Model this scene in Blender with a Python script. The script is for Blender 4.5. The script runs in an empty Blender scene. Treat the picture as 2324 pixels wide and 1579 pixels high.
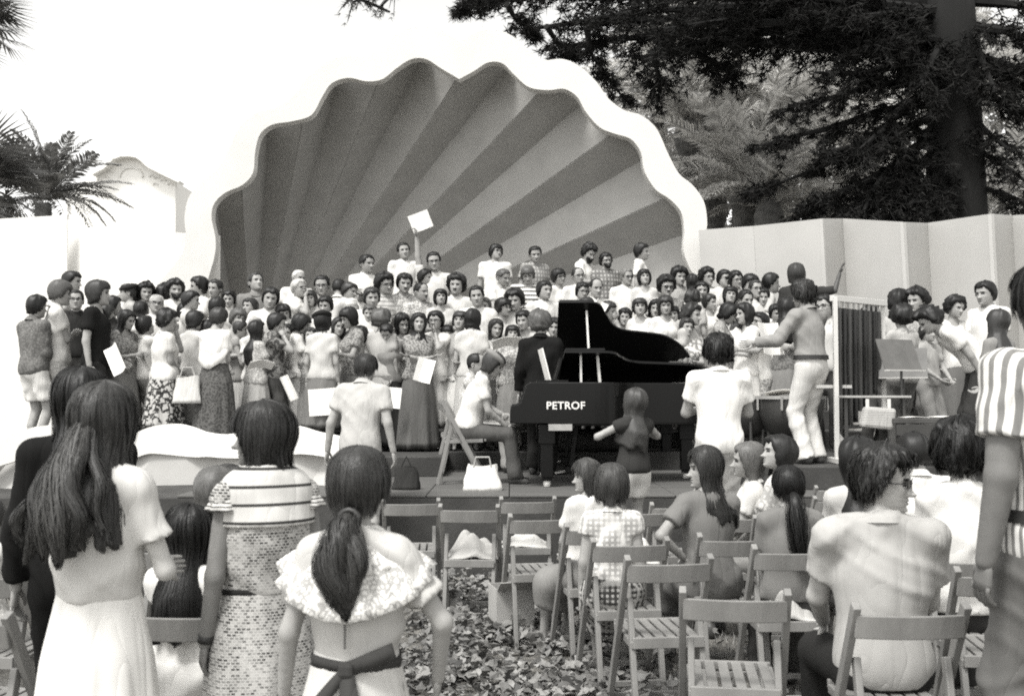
import bpy, math, random
import numpy as np
from mathutils import Vector, Matrix, Euler
R = math.radians
sc = bpy.context.scene
col = sc.collection
rng = np.random.default_rng(7)
random.seed(7)

# ---------------------------------------------------------------- camera, sky, sun, exposure
F, CX, CY, HOR, CAMH = 2400.0, 1162.0, 789.5, 900.0, 1.55      # camera in the units of a 2324 px wide picture
PITCH = math.atan((HOR - CY) / F)
cd = bpy.data.cameras.new('camera')
cam = bpy.data.objects.new('camera', cd)
col.objects.link(cam)
cam.location = (0, 0, CAMH)
cam.rotation_euler = (R(90) + PITCH, 0, 0)
cd.sensor_width = 36
cd.lens = F / 2324 * 36
cd.clip_end = 3000
cd.dof.use_dof = True
cd.dof.focus_distance = 8.0
cd.dof.aperture_fstop = 4.5
sc.camera = cam

SUN_DIR = Vector((-0.34, -0.48, 1.0)).normalized()               # from the ground towards the sun
w = bpy.data.worlds.new('World'); sc.world = w; w.use_nodes = True
nt = w.node_tree; nt.nodes.clear()
sky = nt.nodes.new('ShaderNodeTexSky'); sky.sky_type = 'NISHITA'; sky.sun_disc = False
sky.sun_elevation = math.asin(SUN_DIR.z); sky.sun_rotation = math.atan2(SUN_DIR.x, SUN_DIR.y)
sky.dust_density = 1.5; sky.air_density = 1.0
bw = nt.nodes.new('ShaderNodeRGBToBW')
tint = nt.nodes.new('ShaderNodeMix'); tint.data_type = 'RGBA'; tint.blend_type = 'MULTIPLY'; tint.inputs[0].default_value = 1
tint.inputs[7].default_value = (1, .995, .97, 1)
bg = nt.nodes.new('ShaderNodeBackground'); bg.inputs[1].default_value = 0.15
out = nt.nodes.new('ShaderNodeOutputWorld')
nt.links.new(sky.outputs[0], bw.inputs[0]); nt.links.new(bw.outputs[0], tint.inputs[6])
nt.links.new(tint.outputs[2], bg.inputs[0]); nt.links.new(bg.outputs[0], out.inputs[0])
sl = bpy.data.lights.new('sun', 'SUN'); sl.energy = 1.2; sl.angle = R(14); sl.color = (1, .985, .955)
so = bpy.data.objects.new('sun', sl); col.objects.link(so)
so.rotation_euler = SUN_DIR.to_track_quat('Z', 'Y').to_euler()
vs = sc.view_settings
vs.view_transform = 'Standard'; vs.look = 'None'; vs.exposure = 1.58; vs.gamma = 1.0; vs.use_curve_mapping = False
sc.cycles.use_denoising = False          # the noise left over reads as film grain
sc.cycles.max_bounces = 6; sc.cycles.transparent_max_bounces = 8
sc.cycles.filter_width = 1.9

# ---------------------------------------------------------------- pixel -> place
_f = Vector((0, math.cos(PITCH), math.sin(PITCH))); _u = Vector((0, -math.sin(PITCH), math.cos(PITCH)))
def ray(x, y):
    return _f + _u * (-(y - CY) / F) + Vector(((x - CX) / F, 0, 0))
def at(x, y, Y):
    d = ray(x, y); p = d * (Y / d.y); return Vector((p.x, p.y, p.z + CAMH))
def onz(x, y, z):
    d = ray(x, y); p = d * ((z - CAMH) / d.z); return Vector((p.x, p.y, z))

# ---------------------------------------------------------------- mesh helpers
def mesh_obj(name, verts, faces, mat=None, parent=None, smooth=False, loc=None):
    me = bpy.data.meshes.new(name)
    if isinstance(verts, np.ndarray): verts = verts.tolist()
    if isinstance(faces, np.ndarray): faces = faces.tolist()
    me.from_pydata(verts, [], faces)
    me.update()
    if mat:
        for m in (mat if isinstance(mat, (list, tuple)) else [mat]): me.materials.append(m)
    if smooth: me.polygons.foreach_set('use_smooth', [True] * len(me.polygons))
    o = bpy.data.objects.new(name, me); col.objects.link(o)
    if parent: o.parent = parent
    if loc is not None: o.location = loc
    return o
def empty(name, loc=(0, 0, 0), rz=0):
    o = bpy.data.objects.new(name, None); col.objects.link(o)
    o.location = loc; o.rotation_euler = (0, 0, rz); o.empty_display_size = .1
    return o
def tag(o, label=None, cat=None, group=None, kind=None):
    if label: o['label'] = label
    if cat: o['category'] = cat
    if group: o['group'] = group
    if kind: o['kind'] = kind
    return o
class MB:
    """collects boxes, bars, tubes and prisms into one mesh"""
    def __init__(s): s.v = []; s.f = []
    def add(s, v, f):
        n = len(s.v); s.v += [tuple(p) for p in v]; s.f += [tuple(i + n for i in q) for q in f]; return s
    def box(s, c, d, rot=None):
        x, y, z = d[0] / 2, d[1] / 2, d[2] / 2
        v = [Vector((a, b, e)) for a in (-x, x) for b in (-y, y) for e in (-z, z)]
        if rot: v = [rot @ p for p in v]
        c = Vector(c); v = [p + c for p in v]
        return s.add(v, [(0, 1, 3, 2), (4, 6, 7, 5), (0, 4, 5, 1), (2, 3, 7, 6), (0, 2, 6, 4), (1, 5, 7, 3)])
    def bar(s, a, b, w, d, up=(0, 0, 1)):
        a = Vector(a); b = Vector(b); t = (b - a).normalized(); u = Vector(up)
        if abs(t.dot(u)) > .98: u = Vector((0, 1, 0))
        x = t.cross(u).normalized(); y = x.cross(t).normalized()
        v = [p + x * (i * w / 2) + y * (j * d / 2) for p in (a, b) for i, j in ((-1, -1), (1, -1), (1, 1), (-1, 1))]
        return s.add(v, [(3, 2, 1, 0), (4, 5, 6, 7), (0, 1, 5, 4), (1, 2, 6, 5), (2, 3, 7, 6), (3, 0, 4, 7)])
    def tube(s, pts, rad, n=8, cap=True):
        pts = [Vector(p) for p in pts]
        if not isinstance(rad, (list, tuple)): rad = [rad] * len(pts)
        v = []; f = []; px = None
        for i, p in enumerate(pts):
            t = (pts[min(i + 1, len(pts) - 1)] - pts[max(i - 1, 0)])
            t = t.normalized() if t.length > 1e-9 else Vector((0, 0, 1))
            if px is None: px = t.orthogonal().normalized()
            px = (px - t * px.dot(t)).normalized(); py = t.cross(px)
            for k in range(n):
                a = 2 * math.pi * k / n; v.append(p + (px * math.cos(a) + py * math.sin(a)) * rad[i])
        for i in range(len(pts) - 1):
            for k in range(n):
                f.append((i * n + k, i * n + (k + 1) % n, (i + 1) * n + (k + 1) % n, (i + 1) * n + k))
        if cap: f += [tuple(range(n - 1, -1, -1)), tuple(range((len(pts) - 1) * n, len(pts) * n))]
        return s.add(v, f)
    def prism(s, pts, d):
        """polygon of 3D points pushed along d"""
        n = len(pts); d = Vector(d); v = [Vector(p) for p in pts] + [Vector(p) + d for p in pts]
        f = [tuple(range(n - 1, -1, -1)), tuple(range(n, 2 * n))] + [(i, (i + 1) % n, (i + 1) % n + n, i + n) for i in range(n)]
        return s.add(v, f)
    def lathe(s, prof, c=(0, 0, 0), n=24):
        v = []; f = []
        for r, z in prof:
            for k in range(n):
                a = 2 * math.pi * k / n; v.append((c[0] + r * math.cos(a), c[1] + r * math.sin(a), c[2] + z))
        for i in range(len(prof) - 1):
            for k in range(n): f.append((i * n + k, i * n + (k + 1) % n, (i + 1) * n + (k + 1) % n, (i + 1) * n + k))
        return s.add(v, f)
    def build(s, name, mat=None, parent=None, smooth=False, bevel=0):
        o = mesh_obj(name, s.v, s.f, mat, parent, smooth)
        if bevel:
            m = o.modifiers.new('bevel', 'BEVEL'); m.width = bevel; m.segments = 2; m.limit_method = 'ANGLE'
        return o
def copy_tree(o, parent=None):
    c = o.copy(); col.objects.link(c); c.parent = parent
    for ch in o.children: copy_tree(ch, c)
    return c

# ---------------------------------------------------------------- materials (a black and white print: warm greys)
WARM = (1.0, .985, .95)
def grey(t): return (t * WARM[0], t * WARM[1], t * WARM[2], 1)
_M = {}
def N(nt, typ, **kw):
    n = nt.nodes.new(typ)
    for k, v in kw.items(): setattr(n, k, v)
    return n
def base_mat(name, rough=.7, spec=.3):
    m = bpy.data.materials.new(name); m.use_nodes = True; nt = m.node_tree
    b = nt.nodes['Principled BSDF']; b.inputs['Roughness'].default_value = rough
    b.inputs['Specular IOR Level'].default_value = spec
    return m, nt, b
def ramp2(nt, fac, lo, hi, p0=.35, p1=.65):
    r = N(nt, 'ShaderNodeValToRGB'); e = r.color_ramp.elements
    e[0].position = p0; e[0].color = grey(lo); e[1].position = p1; e[1].color = grey(hi)
    nt.links.new(fac, r.inputs[0]); return r.outputs[0]
def coords(nt, kind='Object', scale=(1, 1, 1), rot=(0, 0, 0)):
    c = N(nt, 'ShaderNodeTexCoord'); mp = N(nt, 'ShaderNodeMapping')
    mp.inputs['Scale'].default_value = scale; mp.inputs['Rotation'].default_value = rot
    nt.links.new(c.outputs[kind], mp.inputs[0]); return mp.outputs[0]
def noise(nt, co, scale, detail=3, rough=.55):
    n = N(nt, 'ShaderNodeTexNoise'); n.inputs['Scale'].default_value = scale
    n.inputs['Detail'].default_value = detail; n.inputs['Roughness'].default_value = rough
    nt.links.new(co, n.inputs['Vector']); return n.outputs['Fac']
def bump(nt, b, h, strength=.3, dist=.01):
    n = N(nt, 'ShaderNodeBump'); n.inputs['Strength'].default_value = strength; n.inputs['Distance'].default_value = dist
    nt.links.new(h, n.inputs['Height']); nt.links.new(n.outputs[0], b.inputs['Normal'])
def plain(t, rough=.7, var=.15, scale=6., bmp=.15, bscale=60., stretch=(1, 1, 1), spec=.3, name=None):
    """mottled grey of albedo t"""
    k = ('plain', round(t, 3), rough, var, scale, bmp, bscale, stretch, spec)
    if k in _M: return _M[k]
    m, nt, b = base_mat(name or 'grey_%.2f' % t, rough, spec)
    co = coords(nt, 'Object', stretch)
    c = ramp2(nt, noise(nt, co, scale, 4), t * (1 - var), min(t * (1 + var), .95), .3, .7)
    nt.links.new(c, b.inputs['Base Color'])
    if bmp: bump(nt, b, noise(nt, co, bscale, 3), bmp, .01)
    _M[k] = m; return m
def cloth(t, pat='', t2=.1, sc_=1.0):
    """clothing; pat: '' stripe vstripe pinstripe gingham plaid flower print bandprint"""
    k = ('cloth', round(t, 3), pat, round(t2, 3), sc_)
    if k in _M: return _M[k]
    m, nt, b = base_mat('cloth_%s_%.2f' % (pat or 'plain', t), .85, .15); t = t * (.62 + .30 * t); t2 = t2 * .75
    co = coords(nt, 'Object')
    base = ramp2(nt, noise(nt, co, 5, 3), t * .9, min(t * 1.08, .9), .3, .7)
    if pat:
        def wave(direction, s, lo, hi):
            wv = N(nt, 'ShaderNodeTexWave', wave_type='BANDS', bands_direction=direction)
            wv.inputs['Scale'].default_value = s; wv.inputs['Distortion'].default_value = .08
            nt.links.new(co, wv.inputs['Vector'])
            r = N(nt, 'ShaderNodeValToRGB'); r.color_ramp.elements[0].position = lo; r.color_ramp.elements[1].position = hi
            nt.links.new(wv.outputs['Fac'], r.inputs[0]); return r.outputs[0]
        def mul(a, c, op='MULTIPLY'):
            x = N(nt, 'ShaderNodeMath', operation=op); nt.links.new(a, x.inputs[0]); nt.links.new(c, x.inputs[1]); return x.outputs[0]
        if pat == 'stripe': fac = wave('Z', 5.2 * sc_, .66, .74)
        elif pat == 'pinstripe': fac = wave('Z', 5.6 * sc_, .90, .96)
        elif pat == 'vstripe':
            gr_ = N(nt, 'ShaderNodeTexGradient', gradient_type='RADIAL'); nt.links.new(co, gr_.inputs[0])
            m1 = N(nt, 'ShaderNodeMath', operation='MULTIPLY'); m1.inputs[1].default_value = 50 * 6.2832 * sc_; nt.links.new(gr_.outputs['Fac'], m1.inputs[0])
            m2 = N(nt, 'ShaderNodeMath', operation='SINE'); nt.links.new(m1.outputs[0], m2.inputs[0])
            r = N(nt, 'ShaderNodeValToRGB'); r.color_ramp.elements[0].position = .05; r.color_ramp.elements[1].position = .3; nt.links.new(m2.outputs[0], r.inputs[0]); fac = r.outputs[0]
        elif pat == 'gingham': fac = mul(mul(wave('X', 11 * sc_, .45, .55), wave('Z', 11 * sc_, .45, .55), 'ADD'), wave('Y', 11 * sc_, -.9, 1.2))
        elif pat == 'plaid': fac = mul(wave('X', 6 * sc_, .4, .7), wave('Z', 5 * sc_, .4, .7), 'ADD')
        elif pat in ('flower', 'print'):
            vo = N(nt, 'ShaderNodeTexVoronoi'); vo.inputs['Scale'].default_value = (11 if pat == 'flower' else 24) * sc_
            nt.links.new(co, vo.inputs['Vector'])
            d = mul(vo.outputs['Distance'], noise(nt, co, 30 * sc_, 2), 'MULTIPLY')
            r = N(nt, 'ShaderNodeValToRGB'); r.color_ramp.elements[0].position = .16; r.color_ramp.elements[1].position = .2
            r.color_ramp.elements.new(.3).color = (1, 1, 1, 1); r.color_ramp.elements.new(.34).color = (0, 0, 0, 1)
            r.color_ramp.elements[0].color = (0, 0, 0, 1); r.color_ramp.elements[1].color = (1, 1, 1, 1)
            nt.links.new(d, r.inputs[0]); fac = r.outputs[0]
        elif pat == 'weave':      # small rows of dark dashes
            bk = N(nt, 'ShaderNodeTexBrick'); bk.offset = .5; bk.inputs['Scale'].default_value = 27 * sc_; bk.inputs['Mortar Size'].default_value = .05; bk.inputs['Mortar Smooth'].default_value = .6
            bk.inputs['Brick Width'].default_value = .36; bk.inputs['Row Height'].default_value = .25; bk.inputs['Color1'].default_value = (1, 1, 1, 1); bk.inputs['Color2'].default_value = (.25, .25, .25, 1); bk.inputs['Mortar'].default_value = (0, 0, 0, 1)
            nt.links.new(coords(nt, 'Object', (1, 1, 1), (R(-90), R(0), R(0))), bk.inputs['Vector']); fac = mul(bk.outputs['Color'], noise(nt, co, 9, 3), 'MULTIPLY')
            r = N(nt, 'ShaderNodeValToRGB'); r.color_ramp.elements[0].position = .08; r.color_ramp.elements[1].position = .5; nt.links.new(fac, r.inputs[0]); fac = r.outputs[0]
        mx = N(nt, 'ShaderNodeMix', data_type='RGBA'); nt.links.new(fac, mx.inputs[0]); nt.links.new(base, mx.inputs[6])
        mx.inputs[7].default_value = grey(t2); base = mx.outputs[2]
    nt.links.new(base, b.inputs['Base Color'])
    def ridge(rot, s, st):
        n_ = N(nt, 'ShaderNodeTexNoise'); n_.inputs['Scale'].default_value = s; n_.inputs['Detail'].default_value = 2; n_.inputs['Distortion'].default_value = .6
        nt.links.new(coords(nt, 'Object', st, rot), n_.inputs['Vector'])
        a1 = N(nt, 'ShaderNodeMath', operation='SUBTRACT'); a1.inputs[1].default_value = .5; nt.links.new(n_.outputs['Fac'], a1.inputs[0])
        a2 = N(nt, 'ShaderNodeMath', operation='ABSOLUTE'); nt.links.new(a1.outputs[0], a2.inputs[0])
        a3 = N(nt, 'ShaderNodeMath', operation='POWER'); a3.inputs[1].default_value = .6; nt.links.new(a2.outputs[0], a3.inputs[0]); return a3.outputs[0]
    r1 = ridge((0, R(35), 0), 6, (1, 1, .16)); r2 = ridge((0, R(-48), R(20)), 7, (1, 1, .18))
    ad = N(nt, 'ShaderNodeMath', operation='ADD'); nt.links.new(r1, ad.inputs[0]); nt.links.new(r2, ad.inputs[1])
    bump(nt, b, ad.outputs[0], .38, .03)
    _M[k] = m; return m
def hairmat(t):
    k = ('hair', round(t, 3))
    if k in _M: return _M[k]
    m, nt, b = base_mat('hair_%.2f' % t, .46, .35); t = t * (.45 + t)
    n1 = noise(nt, coords(nt, 'Object', (1, 1, .06)), 260, 3)
    c = ramp2(nt, n1, t * .55, t * 1.6, .3, .7); nt.links.new(c, b.inputs['Base Color'])
    bump(nt, b, n1, .35, .004)
    _M[k] = m; return m
def skinmat(t):
    k = ('skin', round(t, 3))
    if k in _M: return _M[k]
    m, nt, b = base_mat('skin_%.2f' % t, .55, .3); t = t * .72
    c = ramp2(nt, noise(nt, coords(nt, 'Object'), 18, 3), t * .9, t * 1.08, .3, .7); nt.links.new(c, b.inputs['Base Color'])
    _M[k] = m; return m
def flat(t, rough=.5, spec=.5, name=None):
    k = ('flat', round(t, 3), rough, spec)
    if k in _M: return _M[k]
    m, nt, b = base_mat(name or 'flat_%.2f' % t, rough, spec); b.inputs['Base Color'].default_value = grey(t)
    _M[k] = m; return m
# ================================================================ figures: one continuous skin per body, clothes fitted round it
def rotx(a): c, s = math.cos(a), math.sin(a); return np.array([[1, 0, 0], [0, c, -s], [0, s, c]])
def roty(a): c, s = math.cos(a), math.sin(a); return np.array([[c, 0, s], [0, 1, 0], [-s, 0, c]])
def rotz(a): c, s = math.cos(a), math.sin(a); return np.array([[c, -s, 0], [s, c, 0], [0, 0, 1]])
def V(*a): return np.array(a, float)
def unit(v): return v / (np.linalg.norm(v) + 1e-9)

class Field:
    """a smooth union of cones and ellipsoids on a grid, skinned with surface nets"""
    def __init__(s, prims, h, cuts=(), fold=None, subs=()):
        lo = np.min([p['lo'] for p in prims], 0) - 3 * h; hi = np.max([p['hi'] for p in prims], 0) + 3 * h
        n = np.ceil((hi - lo) / h).astype(int) + 1
        s.lo, s.h = lo, h
        G = np.full(n, 1.0, np.float32)
        for p in prims: s.acc(G, p)
        ax = [lo[i] + h * np.arange(n[i]) for i in range(3)]
        X, Y, Z = ax[0][:, None, None], ax[1][None, :, None], ax[2][None, None, :]
        for p in subs:
            H = np.full(n, 1.0, np.float32); s.acc(H, p); G = np.maximum(G, -H)
        if fold: G = G + fold(X, Y, Z).astype(np.float32)
        for c, d in cuts:            # keep the side where (p-c).d < 0
            G = np.maximum(G, ((X - c[0]) * d[0] + (Y - c[1]) * d[1] + (Z - c[2]) * d[2]).astype(np.float32))
        s.G = G
    def acc(s, G, p):
        k = p['k']; m = k + 2 * s.h
        a = np.maximum(((p['lo'] - m - s.lo) / s.h).astype(int), 0); b = np.minimum(((p['hi'] + m - s.lo) / s.h).astype(int) + 2, G.shape)
        if np.any(b <= a): return
        sl = tuple(slice(a[i], b[i]) for i in range(3))
        ax = [s.lo[i] + s.h * np.arange(a[i], b[i]) for i in range(3)]
        P = np.stack(np.meshgrid(*ax, indexing='ij'), -1)
        if p['t'] == 'cone':
            A, B = p['a'], p['b']; ba = B - A; L = ba @ ba + 1e-12
            q = P - A; t = np.clip((q @ ba) / L, 0, 1)
            d = np.linalg.norm(q - t[..., None] * ba, axis=-1) - (p['ra'] + (p['rb'] - p['ra']) * t)
            if 'cut' in p: d = np.maximum(d, (P - p['cut'][0]) @ p['cut'][1])
        else:
            q = (P - p['c']) @ p['R']; r = p['r']
            k0 = np.linalg.norm(q / r, axis=-1); k1 = np.linalg.norm(q / (r * r), axis=-1) + 1e-6
            d = k0 * (k0 - 1) / k1
        g = G[sl]
        hh = np.clip(.5 + .5 * (g - d) / k, 0, 1)
        G[sl] = g * (1 - hh) + d * hh - k * hh * (1 - hh)
    def mesh(s):
        f = s.G; sg = f < 0
        c = np.zeros(np.array(f.shape) - 1, np.int8)
        offs = [(i, j, k) for i in (0, 1) for j in (0, 1) for k in (0, 1)]
        n = c.shape
        for i, j, k in offs: c += sg[i:i + n[0], j:j + n[1], k:k + n[2]]
        cells = (c > 0) & (c < 8)
        ijk = np.argwhere(cells); idx = np.full(n, -1, np.int64); idx[cells] = np.arange(len(ijk))
        val = np.stack([f[ijk[:, 0] + i, ijk[:, 1] + j, ijk[:, 2] + k] for i, j, k in offs], 1)
        O = np.array(offs, float); P = np.zeros((len(ijk), 3)); W = np.zeros(len(ijk))
        for a in range(8):
            for b in range(a + 1, 8):
                if np.abs(O[a] - O[b]).sum() != 1: continue
                m = (val[:, a] < 0) != (val[:, b] < 0)
                t = val[:, a] / (val[:, a] - val[:, b] + 1e-12); t = np.where(m, t, 0)
                P += m[:, None] * (O[a] + t[:, None] * (O[b] - O[a])); W += m
        verts = s.lo + s.h * (ijk + P / np.maximum(W, 1)[:, None])
        faces = []
        for ax in range(3):
            u, v = (ax + 1) % 3, (ax + 2) % 3
            s0 = [slice(1, -1)] * 3; s1 = [slice(1, -1)] * 3; s0[ax] = slice(0, -1); s1[ax] = slice(1, None)
            a, b = sg[tuple(s0)], sg[tuple(s1)]
            e = np.argwhere(a != b); base = np.zeros(3, int); base[u] = 1; base[v] = 1
            if not len(e): continue
            fl = a[tuple(e.T)]; e = e + base
            du = np.zeros(3, int); dv = np.zeros(3, int); du[u] = 1; dv[v] = 1
            q = np.stack([idx[tuple((e - du - dv).T)], idx[tuple((e - dv).T)], idx[tuple(e.T)], idx[tuple((e - du).T)]], 1)
            q[~fl] = q[~fl][:, ::-1]
            faces.append(q)
        return verts, np.concatenate(faces)

def cone(a, b, ra, rb, k=.03, cut=None):
    a = np.asarray(a, float); b = np.asarray(b, float); m = max(ra, rb)
    d = dict(t='cone', a=a, b=b, ra=ra, rb=rb, k=k, lo=np.minimum(a, b) - m, hi=np.maximum(a, b) + m)
    if cut is not None: d['cut'] = cut
    return d
def ell(c, r, Rm=None, k=.04):
    Rm = np.eye(3) if Rm is None else Rm; c = np.asarray(c, float); r = np.asarray(r, float)
    e = np.sqrt(((Rm * r) ** 2).sum(1))
    return dict(t='ell', c=c, r=r, R=Rm, k=k, lo=c - e, hi=c + e)
def grow(p, d, k=None):
    q = dict(p); q['lo'] = p['lo'] - d; q['hi'] = p['hi'] + d
    if p['t'] == 'cone': q['ra'] = p['ra'] + d; q['rb'] = p['rb'] + d
    else: q['r'] = p['r'] + d
    if k: q['k'] = k
    return q

# ---------------------------------------------------------------- head
_zt = np.array([.115, .112, .104, .09, .06, .03, 0, -.03, -.055, -.08, -.1, -.112, -.118, -.16, -.25, -.6])
_w = np.array([0, .026, .047, .062, .074, .0775, .0765, .073, .068, .058, .045, .030, .0, .075, .110, .14])
_fr = np.array([0, .032, .056, .074, .089, .0925, .0885, .088, .089, .088, .085, .072, .03, .06, .115, .14])
_bk = np.array([0, .034, .06, .08, .1, .104, .1, .088, .07, .058, .05, .04, .03, .12, .190, .20])
_wh = np.where((_zt < -.07) & (_zt > -.2), np.array([.0] * 9 + [.061, .062, .064, .065, .078, .11, .14]), _w)
_frh = np.where((_zt < -.09) & (_zt > -.15), .07, _fr)
_bkh = np.where((_zt < -.05) & (_zt > -.2), np.array([.0] * 8 + [.078, .078, .084, .090, .094, .128, .19, .2]), _bk)
def head_pt(th, z, bumps=True, face=None):
    w, fr, bk = (np.interp(-z, -_zt, q) for q in ((_w, _fr, _bk) if bumps else (_wh, _frh, _bkh)))
    s, c = np.sin(th), np.cos(th)
    x = w * np.sign(s) * np.abs(s) ** .92; y = np.where(c > 0, -fr, -bk) * np.sign(c) * np.abs(c) ** .92 * np.where(c > 0, 1, 1)
    y = np.where(c > 0, -fr * np.abs(c) ** .92, bk * np.abs(c) ** .92)
    if bumps:
        g = lambda v, m, sg: np.exp(-((v - m) / sg) ** 2)
        a = np.abs(th)
        nose = np.where((z < .012) & (z > -.045), np.clip((.012 - z) / .048, 0, 1) ** 1.1, 0) * .027 * g(th, 0, .15) + .014 * g(z, -.036, .008) * g(a, .11, .08)
        r = nose + .006 * g(z, .022, .010) * g(a, .38, .32) - .011 * g(z, .004, .012) * g(a, .37, .17) + .005 * g(z, -.028, .018) * g(a, .62, .25)
        r += .0055 * g(z, -.060, .0055) * g(th, 0, .24) + .006 * g(z, -.0725, .0055) * g(th, 0, .2) - .005 * g(z, -.0655, .003) * g(th, 0, .28)
        r += -.004 * g(z, -.083, .006) * g(th, 0, .3) + .006 * g(z, -.099, .01) * g(th, 0, .28)
        x = x + r * s; y = y - r * c
    return np.stack([x, y, z + 0 * th], -1)
def head_mesh(nth=32, nz=32, hi=False):
    # azimuths denser in front, heights denser over the face
    t = np.linspace(-1, 1, nth, endpoint=False); th = math.pi * np.sign(t) * np.abs(t) ** 1.5
    z = np.concatenate([np.linspace(.1148, .05, max(5, nz // 5)), np.linspace(.04, -.108, nz), [-.1135, -.1165]])
    T, Z = np.meshgrid(th, z)
    P = head_pt(T, Z).reshape(-1, 3); n, m = len(th), len(z)
    f = []; mi = []
    for i in range(m - 1):
        for j in range(n):
            f.append((i * n + j, (i + 1) * n + j, (i + 1) * n + (j + 1) % n, i * n + (j + 1) % n))
            tc = abs((th[j] + th[(j + 1) % n]) / 2) if j < n - 1 else math.pi; zc = (z[i] + z[i + 1]) / 2
            k = 0
            if abs(zc - .003) < .0068 and abs(tc - .37) < .16: k = 1
            elif .016 < zc < .026 and .16 < tc < .66: k = 1
            elif -.078 < zc < -.056 and tc < .25 * (1 - ((zc + .066) / .014) ** 2 * .5): k = 2
            mi.append(k)
    f.append(tuple(range(n))); mi.append(0); f.append(tuple((m - 1) * n + j for j in range(n - 1, -1, -1))); mi.append(0)
    v = [tuple(p) for p in P]
    for sx in (-1, 1):                                   # ears
        b = len(v); na = 8
        for q, (dx, rr) in enumerate(((.072, .6), (.082, 1.0), (.088, .85), (.084, .35))):
            for a in range(na):
                an = 2 * math.pi * a / na
                v.append((sx * (dx + .004 * math.cos(an)), .012 + .017 * rr * math.cos(an) + (dx - .07) * .6, -.008 + .031 * rr * math.sin(an)))
        for q in range(3):
            for a in range(na):
                qd = (b + q * na + a, b + q * na + (a + 1) % na, b + (q + 1) * na + (a + 1) % na, b + (q + 1) * na + a)
                f.append(qd if sx > 0 else qd[::-1]); mi.append(0)
        f.append(tuple(b + 3 * na + a for a in range(na))); mi.append(0)
    return np.array(v), f, mi
HEAD_LO = head_mesh(30, 30); HEAD_HI = head_mesh(56, 64)

# hair styles: hairline height by |azimuth| (0 = face), thickness, curl
TH = np.array([0, .55, .8, 1.05, 1.3, 1.55, 1.8, 2.1, 3.2])
STY = {
    'short':  ([.062, .064, .058, .01, -.015, .012, -.02, -.055, -.062], .016, .15),
    'crop':   ([.068, .07, .062, .03, .0, .015, -.01, -.045, -.052], .010, .1),
    'mid':    ([.05, .054, .05, .03, -.005, -.04, -.05, -.075, -.085], .024, .25),
    'bushy':  ([.05, .054, .05, .028, -.01, -.05, -.06, -.08, -.085], .042, .55),
    'curly':  ([.052, .056, .05, .034, .0, -.05, -.06, -.08, -.085], .036, .9),
    'wavy':   ([.05, .056, .054, .046, .022, -.03, -.06, -.085, -.09], .034, .75),
    'bob':    ([.03, .032, .022, -.01, -.075, -.105, -.105, -.11, -.115], .026, .15),
    'bowl':   ([.022, .022, .018, .0, -.045, -.065, -.065, -.075, -.085], .024, .1),
    'long':   ([.062, .052, .03, -.02, -.20, -.30, -.31, -.32, -.33], .022, .3),
    'longer': ([.06, .05, .03, -.02, -.24, -.40, -.42, -.44, -.45], .026, .4),
    'back':   ([.06, .058, .04, .01, -.02, -.02, -.03, -.06, -.075], .014, .1),
    'bald':   ([.2, .2, .2, .03, -.0, .01, -.015, -.05, -.06], .010, .1),
    'recede': ([.096, .09, .07, .025, -.0, .012, -.015, -.05, -.06], .012, .1),
}
def hair_surface(style, seed, thick=1.0, length=0):
    line, tk, curl = STY[style]; line = np.array(line) - np.where(TH > 1.2, length, 0)
    r = np.random.default_rng(seed); ph = r.uniform(0, 6.28, 24); part = r.choice([-1, 1]) * .25
    tk = tk * thick
    def fn(th, z):
        rag = np.where(np.interp(np.abs(th), TH, line) < -.13, 1.0, 0.)
        zl = np.interp(np.abs(th), TH, line) + .006 * np.sin(7 * th + ph[0]) + .004 * np.sin(17 * th + ph[1]) + rag * (.022 * np.sin(6 * th + ph[10]) + .016 * np.sin(15 * th + ph[11]) + .012 * np.sin(37 * th + ph[12]))
        c = np.clip((z - zl) / (.014 if tk < .03 else .022) , 0, 1); c = c * c * (3 - 2 * c)
        P = head_pt(th, np.clip(z, -.6, .1149), False)
        nrm = np.stack([P[..., 0] / .0060, P[..., 1] / .0095, np.clip(P[..., 2], -.0, 1) / .0125], -1)
        nrm = nrm / (np.linalg.norm(nrm, axis=-1, keepdims=True) + 1e-9)
        nz = .5 * np.sin(5 * th + 14 * z + ph[2]) + .5 * np.sin(9 * th - 22 * z + ph[3]) + .35 * np.sin(23 * th + 9 * z + ph[4]) + .3 * np.sin(41 * th - 6 * z + ph[5])
        if curl > .4: nz = nz * .8 + .8 * np.sin(19 * th + ph[6] + 3 * np.sin(60 * z + ph[7])) * np.sin(75 * z + ph[8] + 2 * np.sin(8 * th))
        off = tk * (1 + .35 * nz * (.35 + curl)) * np.where(np.abs(th) > 1.2, 1.12, .95)
        off = off * np.where(z < -.11, .75, 1)
        off = off - .25 * tk * np.exp(-((th - part) / .12) ** 2) * np.clip((z - .04) / .05, 0, 1)
        sh = np.where(z < -.10, .70, 1.0)
        inn = -.03 - np.where(z < -.09, .035, 0)
        return P + nrm * (inn + (off - inn) * c)[..., None] * 1.0
    zmin = line.min() - .03
    return fn, zmin, line
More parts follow.
